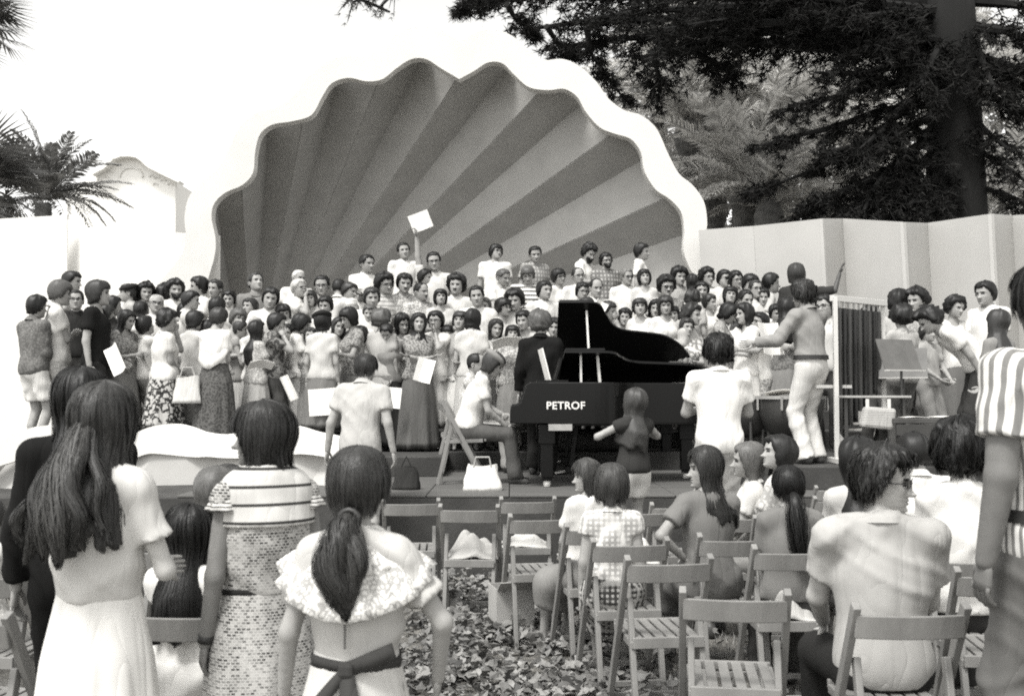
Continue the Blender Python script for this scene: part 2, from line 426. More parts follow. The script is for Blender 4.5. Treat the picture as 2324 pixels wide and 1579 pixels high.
def hair_mesh(style, seed, thick=1., length=0, hi=False):
    fn, zmin, line = hair_surface(style, seed, thick, length)
    nth = 72 if hi else 34
    th = np.linspace(-math.pi, math.pi, nth, endpoint=False)
    z = np.concatenate([.1149 - .115 * np.linspace(0, 1, 10 if not hi else 18) ** 2, np.arange(-.012, zmin, -.012 if hi else -.02)])
    T, Z = np.meshgrid(th, z); P = fn(T, Z).reshape(-1, 3); n, m = len(th), len(z)
    f = [(i * n + j, (i + 1) * n + j, (i + 1) * n + (j + 1) % n, i * n + (j + 1) % n) for i in range(m - 1) for j in range(n)]
    f.append(tuple(range(n))); f.append(tuple((m - 1) * n + j for j in range(n - 1, -1, -1)))
    return P, f
def hair_strands(style, seed, thick, length, n=900, width=.0022):
    """loose strands laid over the hair, each a narrow ribbon"""
    fn, zmin, line = hair_surface(style, seed, thick, length); r = np.random.default_rng(seed + 5); m = 8
    t0 = r.uniform(-math.pi, math.pi, n); zl = np.interp(np.abs(t0), TH, line); a = r.uniform(.02, .112, n)
    b = np.maximum(zl + .004, a - r.uniform(.08, .5, n)) - r.uniform(0, .03, n) * (np.abs(t0) > 1.2)
    q = np.linspace(0, 1, m); z = a[:, None] + (b - a)[:, None] * q
    th = t0[:, None] + r.normal(0, .05, (n, 1)) * q + .03 * np.sin(4 * q + r.uniform(0, 6, (n, 1)))
    z2 = np.maximum(z, zl[:, None] + .012); P = fn(th, z2); P[..., 2] += z - z2
    rad = np.stack([np.sin(th), -np.cos(th), .25 + 0 * th], -1); P = P + rad * (r.uniform(0, .0045, (n, 1)) + .007 * r.random((n, 1)) ** 3 * q)[..., None]
    side = np.stack([np.cos(th), np.sin(th), 0 * th], -1) * (width * r.uniform(.5, 1.2, (n, 1)) * np.sin(np.linspace(.25, 2.95, m)))[..., None]
    v = np.stack([P - side, P + side], 2).reshape(-1, 3); k = 2 * np.arange(m - 1)
    f = (np.stack([k, k + 1, k + 3, k + 2], 1)[None] + 2 * m * np.arange(n)[:, None, None]).reshape(-1, 4)
    return v, f.tolist()

# ---------------------------------------------------------------- hand: palm, four fingers, thumb (wrist at origin, fingers along -Z, palm facing +X towards the thigh for a right hand)
def hand_mesh(curl=.5, nseg=6):
    mb = MB()
    pal = []
    for z, wy, wx in ((.0, .024, .017), (-.03, .034, .016), (-.06, .041, .014), (-.088, .040, .011)):
        pal.append([(wx * math.cos(a), wy * math.sin(a), z) for a in np.linspace(0, 2 * math.pi, 8, endpoint=False)])
    v = [p for r_ in pal for p in r_]; f = [(i * 8 + k, i * 8 + (k + 1) % 8, (i + 1) * 8 + (k + 1) % 8, (i + 1) * 8 + k) for i in range(3) for k in range(8)]
    f += [tuple(range(7, -1, -1)), tuple(range(24, 32))]; mb.add(v, f)
    for k, (y, L) in enumerate(((-.030, .072), (-.010, .082), (.010, .077), (.029, .060))):
        p = Vector((0, y, -.084)); a = .12; pts = [p + Vector((0, 0, .012)), p]
        for s, fr in enumerate((.45, .3, .25)):
            a += curl * (.5, .75, .5)[s]; p = p + Vector((math.sin(a) * L * fr, 0, -math.cos(a) * L * fr)); pts.append(p)
        mb.tube(pts, [.0095, .0095, .0085, .0078, .0055], nseg)
    p = Vector((.004, -.026, -.018))
    mb.tube([p, p + Vector((.01, -.022, -.025)), p + Vector((.017, -.030, -.052)), p + Vector((.022, -.028, -.075))], [.013, .0115, .0095, .006], nseg)
    return np.array([tuple(q) for q in mb.v]), mb.f
HANDS = {c: hand_mesh(c) for c in (.25, .6, 1.1)}

def ik(S, T, l1, l2, pole):
    d = T - S; L = np.linalg.norm(d); L2 = min(L, (l1 + l2) * .999); T = S + d / (L + 1e-9) * L2
    a = (l1 * l1 - l2 * l2 + L2 * L2) / (2 * L2); h = math.sqrt(max(l1 * l1 - a * a, 0))
    n = unit(d); p = pole - n * (pole @ n); p = unit(p)
    return S + n * a + p * h, T

# arm presets: right-hand target relative to the chest frame (x out to the side, y back, z up from the shoulder), elbow pole, curl
ARM = {
    'down': ((.07, -.02, -.54), (.3, .9, 0), .6), 'front': ((-.15, -.20, -.42), (.7, .6, -.3), .6),
    'low': ((-.10, -.16, -.50), (.6, .7, 0), .6), 'folded': ((-.30, -.17, -.22), (.7, -.1, -.8), .25), 'book': ((-.09, -.30, -.24), (.6, .2, -.9), 1.1),
    'chin': ((-.17, -.16, .10), (.3, -.3, -1), 1.1), 'up': ((.02, -.05, .56), (1, .3, 0), .6), 'wave': ((.36, -.12, .24), (.4, .3, -1), .25),
    'hip': ((.02, .02, -.34), (1, .5, 0), .6), 'lap': ((-.08, -.30, -.42), (.6, .6, -.2), .6), 'reach': ((-.06, -.50, -.14), (.5, .2, -1), .6),
    'keys': ((-.03, -.42, -.30), (.5, .5, -.6), .6), 'behind': ((-.10, .14, -.42), (1, .4, 0), .6), 'back': ((.10, .16, -.48), (.3, .8, 0), .6),
    'fwd': ((.02, -.22, -.46), (.4, .9, 0), .6), 'cheek': ((-.10, -.14, .06), (.6, -.3, -1), .6), 'down2': ((.13, -.06, -.52), (.3, .9, 0), .6),
    'desk': ((-.02, -.34, -.40), (.5, .6, -.3), .6), 'shoulder': ((-.28, -.12, -.02), (.3, -.6, -1), .6),
}
SKEL = {}
CHOIR_GROUP = 'singers of the choir on the risers'
def person(root_loc, rz, label, sex='m', h=1.74, hair=('short', .04), top=(.7, 'short'), bot=('trousers', .3), arms=('down', 'down'),
           head=(0, 0), lean=0, twist=0, seat=None, legs=None, skin=.42, vox=.0275, extra=(), seed=None, group=None, headk=1.0, tilt=0,
           beard=None, build=1.0, bend=0, shoe=.06, hat=None, hi=False, feet=None):
    """top = (tone, sleeve, pattern, tone2, hem, collar); bot = (kind, tone, pattern, tone2, length)"""
    k = h / 1.75; seed = seed if seed is not None else int(abs(root_loc[0] * 977 + root_loc[1] * 331 + root_loc[2] * 77)) % 9973
    r = np.random.default_rng(seed); fem = sex == 'f'; kid = sex == 'c'
    root = empty('person', root_loc, rz); tag(root, label, 'person', group)
    B = build
    sw = (.148 if fem else .15 if kid else .182) * k * B
    # --- skeleton
    if seat is None: P = V(0, 0, .93 * k)
    else: P = V(0, .02, seat + .095 * k)
    Lm = rotx(R(lean)); Lh = rotx(R(lean * .5)); Tw = rotz(R(twist)); Rt = roty(R(bend))
    Rh = Rt @ Lh; Rc = Rt @ Lm @ Tw
    wst = P + Rh @ V(0, 0, .15 * k); chest = wst + Rh @ V(0, .008, .10 * k) + Rc @ V(0, 0, .09 * k)
    shc = chest + Rc @ V(0, .012 * k, .155 * k); nb = chest + Rc @ V(0, .006, .205 * k)
    hk = k * headk * (1.04 if not fem else 1.02)
    hc0 = nb + Rc @ V(0, -.018 * k, .05 * k)
    if not hi: head = (head[0] + r.normal(0, 11), head[1] + r.normal(0, 6)); tilt = tilt + r.normal(0, 5)
    Hr = rotz(R(head[0])) @ Rt @ rotx(R(lean * .55 + head[1])) @ roty(R(tilt))
    hc = hc0 + Hr @ V(0, -.012, .112 * hk)
    J = {}
    arm_prims = []; hands = []
    l1, l2 = .295 * k, .255 * k
    for si, (sx, an) in enumerate(((-1, arms[0]), (1, arms[1]))):     # -1 = the person's right
        S = shc + Rc @ V(sx * sw, 0, 0)
        if isinstance(an, str): tg, pl, cu = ARM[an]
        else: tg, pl, cu = an
        T = S + Rc @ (V(sx * tg[0], tg[1], tg[2]) * k); pole = Rc @ V(sx * pl[0], pl[1], pl[2])
        E, Wr = ik(S, T, l1, l2, pole)
        J[si] = (S, E, Wr)
        ra = (.047 if not fem else .041) * k * B
        arm_prims += [cone(S, E, ra * 1.08, ra * .86, .02), cone(E, Wr, ra * .88, ra * .60, .015)]
        hands.append((sx, Wr, unit(Wr - E), cu))
    # --- legs
    hipx = .088 * k; leg_prims = []; ank = []
    for si, sx in enumerate((-1, 1)):
        Hj = P + V(sx * hipx, 0, -.03 * k)
        if seat is None:
            A = V(sx * (.095 if not fem else .065) * k, .0, .085 * k) if not legs else V(legs[si][0] * k, legs[si][1] * k, legs[si][2] * k); pole = V(sx * .1, -1, .1)
        else:
            A = V(sx * .10 * k, -.46 * k, .085 * k) if not legs else V(legs[si][0] * k, legs[si][1] * k, legs[si][2] * k); pole = V(sx * .15, -1, 1.2)
        Kn, A = ik(Hj, A, .425 * k, .425 * k, pole); ank.append((A, Kn)); J[2 + si] = (Hj, Kn, A)
        tr = (.084 if not fem else .081) * k * B
        leg_prims += [cone(Hj, Kn, tr, tr * .68, .035), cone(Kn, A, tr * .66, tr * .42, .02), cone(Kn + (A - Kn) * .1 + V(0, .012, 0), Kn + (A - Kn) * .45 + V(0, .02 * k, 0), tr * .45, tr * .52, .03)]
    cw = (.152 if fem else .14 if kid else .168) * k * B
    torso = [ell(chest, (cw, .112 * k * B, .185 * k), Rc, .05), ell(wst + Rh @ V(0, .0, -.0), ((.128 if fem else .143) * k * B, .104 * k * B, .16 * k), Rh, .06),
             ell(P + V(0, .006, .01), ((.178 if fem else .163) * k * B, .118 * k * B, .13 * k), Rt, .06),
             cone(J[0][0], J[1][0], (.044 if fem else .05) * k * B, (.044 if fem else .05) * k * B, .045),
             cone(nb + Rc @ V(0, .012, -.0), J[0][0] * .6 + nb * .4, .05 * k, .045 * k, .04), cone(nb + Rc @ V(0, .012, 0), J[1][0] * .6 + nb * .4, .05 * k, .045 * k, .04)]
    if fem:
        for sx in (-1, 1): torso.append(ell(chest + Rc @ V(sx * .068 * k, -.088 * k, -.0 * k), (.062 * k, .055 * k, .062 * k), Rc, .04))
    neck = cone(nb + Rc @ V(0, .012, -.03), hc + Hr @ V(0, .022, -.05) * hk, (.05 if fem else .058) * k, (.047 if fem else .055) * k, .035)
    # --- skin
    covered = bot[0] == 'trousers' or (seat is None and bot[0] in ('skirt', 'dress') and (bot[4] if len(bot) > 4 else .62) > .8) or (bot[0] == 'skirt' and len(bot) < 5 and seat is None and group == CHOIR_GROUP)
    bodyp = torso + [neck] + arm_prims + (leg_prims if not covered else [cone(J[2][0], J[2][0] + (J[2][1] - J[2][0]) * .4, leg_prims[0]['ra'], leg_prims[0]['ra'] * .85), cone(J[3][0], J[3][0] + (J[3][1] - J[3][0]) * .4, leg_prims[0]['ra'], leg_prims[0]['ra'] * .85)])
    for A, Kn in (ank if not covered else ()): bodyp.append(cone(A + V(0, .015, -.035) * k, A + V(0, -.13, -.055) * k, .036 * k, .026 * k, .03))
    v, f = Field(bodyp, vox).mesh()
    f = [tuple(q) for q in f.tolist()]; mi = [0] * len(f)
    hv, hf, hm = HEAD_HI if hi else HEAD_LO
    jit = 1 + r.normal(0, .035, 3)
    hw = (hv * jit * hk * (V(.97, .97, .98) if fem else 1)) @ Hr.T + hc
    f += [tuple(i + len(v) for i in q) for q in hf]; mi += hm; v = np.concatenate([v, hw])
    for sx, Wr, d, cu in hands:
        gv, gf = HANDS[min(HANDS, key=lambda c: abs(c - cu))]
        z = -d; y = V(0, 1, 0) if abs(d[1]) < .75 else V(0, 0, 1)
        y = unit(y - z * (y @ z)); x = np.cross(y, z)
        g = gv * V(-sx, 1, 1) * k * (.9 if fem else 1.0)
        g = g @ np.stack([x, y, z]) + Wr
        f += [tuple(i + len(v) for i in (q if sx < 0 else q[::-1])) for q in gf]; mi += [0] * len(gf); v = np.concatenate([v, g])
    o = mesh_obj('body', v, f, [skinmat(skin), flat(.035, .4, .4), skinmat(skin * .62)], root, True)
    o.data.polygons.foreach_set('material_index', mi)
    # --- hair
    def headspace(P_): return (P_ * hk * jit) @ Hr.T + hc
    if hair:
        st, tn = hair[0], hair[1]; thk = hair[2] if len(hair) > 2 else 1.; ln = hair[3] if len(hair) > 3 else 0
        hv2, hf2 = hair_mesh(st, seed, thk, ln, hi)
        hv2 = headspace(hv2); hf2 = list(hf2)
        if hi:
            sv, sf = hair_strands(st, seed, thk, ln, 2200, .0016)
            hf2 += [tuple(i + len(hv2) for i in q) for q in sf]; hv2 = np.concatenate([hv2, headspace(sv)])
        ho = mesh_obj('hair', hv2, hf2, hairmat(tn), root, True)
    if beard:
        bt, tn = beard
        th = np.linspace(-1.25, 1.25, 22); z = np.linspace(-.03, -.135, 12) if bt == 'beard' else np.linspace(-.046, -.062, 5)
        if bt != 'beard': th = np.linspace(-.34, .34, 12)
        T, Z = np.meshgrid(th, z)
        if bt == 'beard': Z = -.03 + (Z + .03) * (1 - .42 * (T / 1.25) ** 2)
        Pn = head_pt(T, np.maximum(Z, -.108)); Pn[..., 2] = Z
        if bt == 'beard': Pn[..., :2] *= (1 - np.clip((-.112 - Z) / .03, 0, 1) * .45)[..., None]
        edge = np.clip((1.25 - np.abs(T)) / .3, 0, 1) if bt == 'beard' else np.clip((.34 - np.abs(T)) / .12, 0, 1)
        if bt == 'beard':
            mouth = np.exp(-((Z + .066) / .008) ** 2 - (T / .2) ** 2); top_ = np.clip((-.03 - Z - .030 * np.clip(1 - np.abs(T) / .75, 0, 1)) / .012, 0, 1)
            off = (-.012 + .028 * edge * top_ * (1 - mouth)) + .010 * np.clip((-.08 - Z) / .05, 0, 1) + .002 * np.sin(31 * T + 90 * Z)
        else: off = -.006 + .014 * edge * np.sin(np.linspace(.3, 2.9, 5))[:, None]
        Pn = Pn + np.stack([np.sin(T), -np.cos(T), 0 * T], -1) * off[..., None]
        n, m = len(th), len(z)
        ff = [(i * n + j, (i + 1) * n + j, (i + 1) * n + j + 1, i * n + j + 1) for i in range(m - 1) for j in range(n - 1)]
        mesh_obj('beard' if bt == 'beard' else 'moustache', headspace(Pn.reshape(-1, 3)), ff, hairmat(tn), root, True)
    if hat:
        ht, tn = hat; mb = MB()
        tl = R(18); prof = [(.0, .045), (.05, .043), (.1, .03), (.128, .008), (.125, -.012), (.1, -.03), (.085, -.035)]
        mb.lathe(prof, (0, 0, 0), 20)
        pv = np.array(mb.v) @ rotx(tl if ht == 'beret' else -.5).T @ roty(R(8)).T + V(0, .012 if ht == 'beret' else .04, .082)
        mesh_obj('beret', headspace(pv), mb.f, cloth(tn), root, True)
    # --- clothes
    ph = r.uniform(0, 6.28, 8); fa = (.0036 if not hi else .0052)
    def fold(X, Y, Z):
        sh = lambda s_: np.sign(s_) * np.abs(s_) ** 1.6
        wx = X + .03 * np.sin(11 * Z + ph[0]); wz = Z + .035 * np.sin(9 * X + 5 * Y + ph[1])
        a_ = np.clip(.6 + .7 * np.sin(7 * X + 5 * Z + ph[2]), 0, 1); b_ = np.clip(.5 + .7 * np.sin(6 * X - 8 * Z + 4 * Y + ph[3]), 0, 1)
        if hi:
            rd = lambda s_, q_: np.clip(1 - np.abs(np.sin(s_)) / q_, 0, 1) ** .8
            a_ = np.clip(.15 + 1.1 * np.sin(5 * X + 4 * Z + ph[2]), 0, 1); b_ = np.clip(.1 + 1.1 * np.sin(6 * X - 5 * Z + 3 * Y + ph[3]), 0, 1)
            return -.010 * k * (a_ * rd(27 * (.75 * wz + .66 * wx) + ph[4], .75) + .8 * b_ * rd(31 * (.8 * wz - .6 * wx + .2 * Y) + ph[5], .7)) + .003 * np.sin(19 * wz + ph[6])
        return np.minimum(.006 * k, fa * (1.5 * a_ * sh(np.sin(30 * (wz + .9 * wx) + ph[4])) + 1.3 * b_ * sh(np.sin(33 * (wz - .75 * wx + .5 * Y) + ph[5])) + .7 * np.sin(17 * (wz + .3 * Y) + ph[6]) + .4 * np.sin(61 * (wx + .2 * wz) + 2 * np.sin(11 * Z))))
    tone, slv = top[0], top[1]; pat = top[2] if len(top) > 2 else ''; t2 = top[3] if len(top) > 3 else .1
    hem = top[4] if len(top) > 4 else -.02; collar = top[5] if len(top) > 5 else (not fem and slv != 'none')
    ease = .021 * k
    tp = [grow(p, ease) for p in torso[:2]] + [grow(torso[3], .019 * k)] + [grow(p, .011 * k) for p in torso[4:6]] + [grow(p, ease * .7) for p in torso[6:]]
    if bot[0] != 'dress': tp.append(grow(torso[2], ease + .006, .08))
    frac = {'none': 0.0, 'cap': .3, 'short': .62, 'elbow': .95, 'long': 1.88, 'roll': 1.35}[slv]
    if frac:
        for si in (0, 1):
            S, E, Wr = J[si]; ra = arm_prims[si * 2]['ra']
            e = S + (E - S) * min(frac, 1); d = unit(E - S)
            if frac <= 1: tp.append(cone(S, e + d * .03, ra + .016 * k, ra * .93 + .026 * k, .025, (e, d)))
            else:
                tp.append(cone(S, E, ra + .016 * k, ra * .9 + .018 * k, .03)); d2 = unit(Wr - E); e2 = E + (Wr - E) * (frac - 1)
                tp.append(cone(E, e2 + d2 * .02, ra * .9 + .018 * k, ra * .68 + .018 * k, .02, (e2, d2)))
    hp = P + V(0, 0, hem * k + (.0 if seat is None else .02)); nv = nb + Rc @ V(0, -.01, .028 * k)
    subs = [cone(nb + Rc @ V(0, -.01, .0) * k, hc, (.062 if not fem else .068) * k, .075 * k, .001)]
    if fem or slv == 'none': subs.append(cone(nb + Rc @ V(0, -.05, -.02) * k, nb + Rc @ V(0, -.09, .1) * k, .05 * k, .08 * k, .001))
    v, f = Field(tp, vox, [(hp, Rt @ V(0, 0, -1))], fold, subs).mesh()
    f = [tuple(q) for q in f.tolist()]
    if collar:
        c0 = nb + Rc @ V(0, .006, .022 * k); ud = unit(hc - c0); n = 16; b0 = len(v); ring = []
        x = unit(Rc @ V(1, 0, 0)); y = np.cross(ud, x)
        for z_, rr in ((-.012, .074), (.028, .066), (.034, .070), (.004, .088), (-.016, .096)):
            for a in range(n):
                an = 2 * math.pi * a / n; fr_ = max(0, -math.sin(an)) ** 4
                ring.append(c0 + ud * (z_ - .022 * fr_) * k + (x * math.cos(an) * rr + y * math.sin(an) * rr) * k)
        v = np.concatenate([v, np.array(ring)])
        f += [(b0 + i * n + a, b0 + i * n + (a + 1) % n, b0 + (i + 1) * n + (a + 1) % n, b0 + (i + 1) * n + a) for i in range(4) for a in range(n)]
    nm = 'dress_bodice' if bot[0] == 'dress' else 'shirt'
    mesh_obj(nm, v, f, cloth(tone, pat, t2), root, True)
    bk, bt = bot[0], bot[1]; bp = bot[2] if len(bot) > 2 else ''; bt2 = bot[3] if len(bot) > 3 else .1; bl = bot[4] if len(bot) > 4 else None
    bm = cloth(bt, bp, bt2)
    if bk in ('trousers', 'shorts') or (seat is not None):
        pr = [grow(torso[2], .013 * k), grow(torso[1], .010 * k)]
        sk = bk in ('skirt', 'dress')
        for si in (0, 1):
            Hj, Kn, A = J[2 + si]; tr = leg_prims[si * 3]['ra']
            if sk:
                Kc = (J[2][1] + J[3][1]) / 2; Kk = Kn * .8 + Kc * .2
                pr.append(cone(Hj, Kk, tr + .02, tr * .78 + .03, .14))
                drop = (bl or .25); e = Kk + unit(A - Kn) * drop * k * .6; pr.append(cone(Kk, e, tr * .78 + .03, tr * .9 + .03, .12, (e, unit(A - Kn))))
            elif bk == 'shorts':
                e = Hj + (Kn - Hj) * (bl or .55); d = unit(Kn - Hj); pr.append(cone(Hj, e + d * .05, tr + .014, tr * .85 + .03, .03, (e, d)))
            else:
                e = A + unit(A - Kn) * .03 * k; fl = .055 * k
                pr += [cone(Hj, Kn, tr + .016, tr * .68 + .020, .04), cone(Kn, e + unit(A - Kn) * .03, tr * .66 + .018, fl + .022, .02, (e, unit(A - Kn)))]
        pr.append(cone(J[2][0] + V(0, 0, -.03) * k, J[3][0] + V(0, 0, -.03) * k, .085 * k, .085 * k, .04))
        v, f = Field(pr, vox, [(P + V(0, 0, .115 * k), V(0, 0, 1))], fold).mesh()
        mesh_obj('skirt' if sk else bk, v, f, bm, root, True)
    else:
        ln = bl or .62; z0 = P[2] + (.17 if bk == 'dress' else .14) * k; z1 = max(P[2] - ln * k, .03); n = 64 if hi else 40; m = 22 if hi else 13
        rings = []; nf = int(r.integers(7, 11)); flare = .62 if ln < .8 else .55
        for i in range(m):
            t = i / (m - 1); z = z0 + (z1 - z0) * t; dd = (z0 - z)
            rx = (.146 + .060 * min(dd / .2, 1)) * k * B + flare * .17 * max(dd - .18, 0); ry = (.120 + .040 * min(dd / .2, 1)) * k * B + flare * .17 * max(dd - .18, 0)
            for a in range(n):
                an = 2 * math.pi * a / n; w_ = 1 + (.015 + .07 * t) * (math.sin(nf * an + ph[5] + .8 * math.sin(2 * an + ph[6]) + .6 * t) + .4 * math.sin((2 * nf + 1) * an + ph[7]))* min(1, t * 3)
                rings.append((P[0] + rx * w_ * math.cos(an), P[1] + ry * w_ * math.sin(an), z))
        f = [(i * n + a, (i + 1) * n + a, (i + 1) * n + (a + 1) % n, i * n + (a + 1) % n) for i in range(m - 1) for a in range(n)]
        b0 = len(rings)
        for a in range(n): q = rings[(m - 1) * n + a]; rings.append((P[0] + (q[0] - P[0]) * .95, P[1] + (q[1] - P[1]) * .95, q[2] + .02))
        f += [((m - 1) * n + a, b0 + a, b0 + (a + 1) % n, (m - 1) * n + (a + 1) % n) for a in range(n)]
        mesh_obj('skirt', rings, f, bm, root, True)
    # --- shoes
    for A, Kn in ank:
        pr = [cone(A + V(0, .025, -.045) * k, A + V(0, -.12, -.058) * k, .040 * k, .030 * k, .02), cone(A + V(0, .022, -.01) * k, A + V(0, .025, -.04) * k, .042 * k, .042 * k, .02)]
        v, f = Field(pr, .02 if vox < .025 else .03).mesh(); v[:, 2] = np.maximum(v[:, 2], A[2] - .083 * k)
        mesh_obj('shoe', v, f, flat(shoe, .5), root, True)
    for e in extra:
        if e in ('glasses', 'sunglasses'):
            g = MB()
            for sx in (-1, 1):
                c = V(sx * .034, -.098, .003); ring = [c + V(.027 * math.cos(a), .006 * abs(math.cos(a)) * (1 if sx * math.cos(a) > 0 else 0), .020 * math.sin(a)) for a in np.linspace(0, 2 * math.pi, 15)]
                g.tube(ring, .0028 if not hi else .002, 5, False)
                if e == 'sunglasses': g.add([tuple(q) for q in ring[:-1]], [tuple(range(14))])
                g.tube([(sx * .060, -.093, .006), (sx * .078, -.05, .006), (sx * .082, .012, .002)], .0026, 5)
            g.tube([(-.008, -.102, .006), (.008, -.102, .006)], .0022, 5)
            mesh_obj(e, headspace(np.array(g.v)), g.f, flat(.02, .2, .6), root, False)
        elif e == 'belt':
            g = MB(); n = 28
            g.v = [(P[0] + q * (.172 * k * B + .012) * math.cos(a), P[1] + q * (.134 * k * B + .012) * math.sin(a), P[2] + z_) for z_, q in ((.075, 1), (.075, 1.05), (.115, 1.04), (.115, .99)) for a in np.linspace(0, 2 * math.pi, n, endpoint=False)]
            g.f = [(i * n + a, i * n + (a + 1) % n, ((i + 1) % 4) * n + (a + 1) % n, ((i + 1) % 4) * n + a) for i in range(4) for a in range(n)]
            g.build('belt', flat(.02, .4), root)
    J['hc'] = hc; J['Hr'] = Hr; J['nb'] = nb; J['Rc'] = Rc; J['chest'] = chest; J['P'] = P; J['k'] = k; J['hk'] = hk; J['wst'] = wst; J['shc'] = shc
    J['hands'] = [(Wr, d) for sx, Wr, d, cu in hands]
    SKEL[root.name] = J
    return root
# ================================================================ ground
def gz(x, y):
    """ground height: flat lawn with a bank rising towards the right foreground"""
    return .27 * np.exp(-((x - 2.45) / .55) ** 2 - ((y - 3.5) / .55) ** 2)
def ground_mat():
    m, nt, b = base_mat('earth', .95, .1)
    co = coords(nt, 'Object')
    c1 = ramp2(nt, noise(nt, co, 3.0, 6, .65), .10, .30, .3, .7)
    c2 = ramp2(nt, noise(nt, co, 45, 4, .7), .55, 1.25, .3, .7)
    mx = N(nt, 'ShaderNodeMix', data_type='RGBA', blend_type='MULTIPLY'); mx.inputs[0].default_value = 1
    nt.links.new(c1, mx.inputs[6]); nt.links.new(c2, mx.inputs[7]); nt.links.new(mx.outputs[2], b.inputs['Base Color'])
    bump(nt, b, noise(nt, co, 60, 5, .7), .7, .03); return m
gx = np.concatenate([[-600, -60, -12], np.linspace(-5, 5, 81), [12, 60, 600]]); gy = np.concatenate([[-200, -20], np.linspace(0, 10, 81), [20, 60, 300, 1200]])
GXX, GYY = np.meshgrid(gx, gy); GZ = gz(GXX, GYY) + .012 * np.sin(3.1 * GXX + 1) * np.sin(2.3 * GYY) * (np.abs(GXX) < 5)
nx = len(gx)
g = mesh_obj('ground', np.stack([GXX, GYY, GZ], -1).reshape(-1, 3), [(j * nx + i, j * nx + i + 1, (j + 1) * nx + i + 1, (j + 1) * nx + i) for j in range(len(gy) - 1) for i in range(nx - 1)], ground_mat(), None, True)
tag(g, 'bare trodden earth and lawn under the chairs', kind='structure')

def island_mat(name, lo, hi, rough=.7, trans=0., spec=.3):
    """each loose leaf or blade gets its own tone"""
    m, nt, b = base_mat(name, rough, spec)
    ge = N(nt, 'ShaderNodeNewGeometry'); nt.links.new(ramp2(nt, ge.outputs['Random Per Island'], lo, hi, 0, 1), b.inputs['Base Color'])
    if trans:
        t = N(nt, 'ShaderNodeBsdfTranslucent'); nt.links.new(ramp2(nt, ge.outputs['Random Per Island'], lo * 1.3, hi * 1.3, 0, 1), t.inputs[0])
        mx = N(nt, 'ShaderNodeMixShader'); mx.inputs[0].default_value = trans
        nt.links.new(b.outputs[0], mx.inputs[1]); nt.links.new(t.outputs[0], mx.inputs[2]); nt.links.new(mx.outputs[0], nt.nodes['Material Output'].inputs[0])
    return m
# ivy and fallen leaves in the gangway
def leaves(n, xr, yr, size, dens, zmax=.10):
    r = np.random.default_rng(3); shape = np.array([(0, -.5), (.32, -.42), (.5, -.05), (.22, .1), (0, .55), (-.22, .1), (-.5, -.05), (-.32, -.42), (0, 0)])
    x, y = r.uniform(*xr, n * 4), r.uniform(*yr, n * 4); keep = r.random(n * 4) < dens(x, y); x, y = x[keep][:n], y[keep][:n]; n = len(x)
    s = r.uniform(.5, 1.35, n) * size; p = np.zeros((n, 9, 3)); p[:, :, :2] = shape * s[:, None, None]
    p[:, :, 2] = -.25 * s[:, None] * np.abs(shape[:, 0]) ** 1.2 * r.uniform(-.5, 2.2, (n, 1)) + r.normal(0, .05, (n, 9)) * s[:, None]
    a, b, c = r.normal(0, .45, (n, 1)), r.normal(0, .45, (n, 1)), r.uniform(0, 6.3, (n, 1))
    X, Y, Z = p[..., 0], p[..., 1], p[..., 2]
    X, Z = X * np.cos(b) + Z * np.sin(b), -X * np.sin(b) + Z * np.cos(b); Y, Z = Y * np.cos(a) - Z * np.sin(a), Y * np.sin(a) + Z * np.cos(a); X, Y = X * np.cos(c) - Y * np.sin(c), X * np.sin(c) + Y * np.cos(c)
    v = np.stack([X + x[:, None], Y + y[:, None], Z + (gz(x, y) + .02 + r.random(n) ** 1.6 * zmax)[:, None]], -1).reshape(-1, 3)
    k = np.arange(8); f = np.stack([np.full(8, 8), k, (k + 1) % 8], 1)[None] + 9 * np.arange(n)[:, None, None]
    return v, f.reshape(-1, 3)
dn = lambda x, y: np.clip(1.25 - np.abs(x - (-.05 + .02 * y)) / .75, .05, 1) * np.clip(.6 + .6 * np.sin(4.1 * x + 1.7 * y) * np.sin(3.3 * y - 1.2 * x) + .3 * np.sin(9 * x) * np.sin(8 * y), .12, 1)
lv, lf = leaves(15000, (-1.9, 1.5), (2.6, 9.1), .058, dn)
tag(mesh_obj('ivy_ground_cover', lv, lf, island_mat('ivy', .04, .30, .5, .15, .5)), 'low ivy and fallen leaves covering the ground between the chairs', 'ground cover', kind='stuff')
v = []; f = []; r = np.random.default_rng(5)
for i in range(16000):
    x, y = r.uniform(.35, 4.2), r.uniform(2.6, 7.6)
    h_ = r.uniform(.02, .055); a = r.uniform(0, 6.3); z = float(gz(x, y)) + .0; dx, dy = .004 * math.cos(a), .004 * math.sin(a); lx, ly = r.normal(0, .018, 2)
    b = len(v); v += [(x - dx, y - dy, z - .005), (x + dx, y + dy, z - .005), (x + lx, y + ly, z + h_)]; f.append((b, b + 1, b + 2))
tag(mesh_obj('grass', v, f, island_mat('grass_blades', .12, .4, .7, .2)), 'thin worn grass under the right hand chairs', 'grass', kind='stuff')

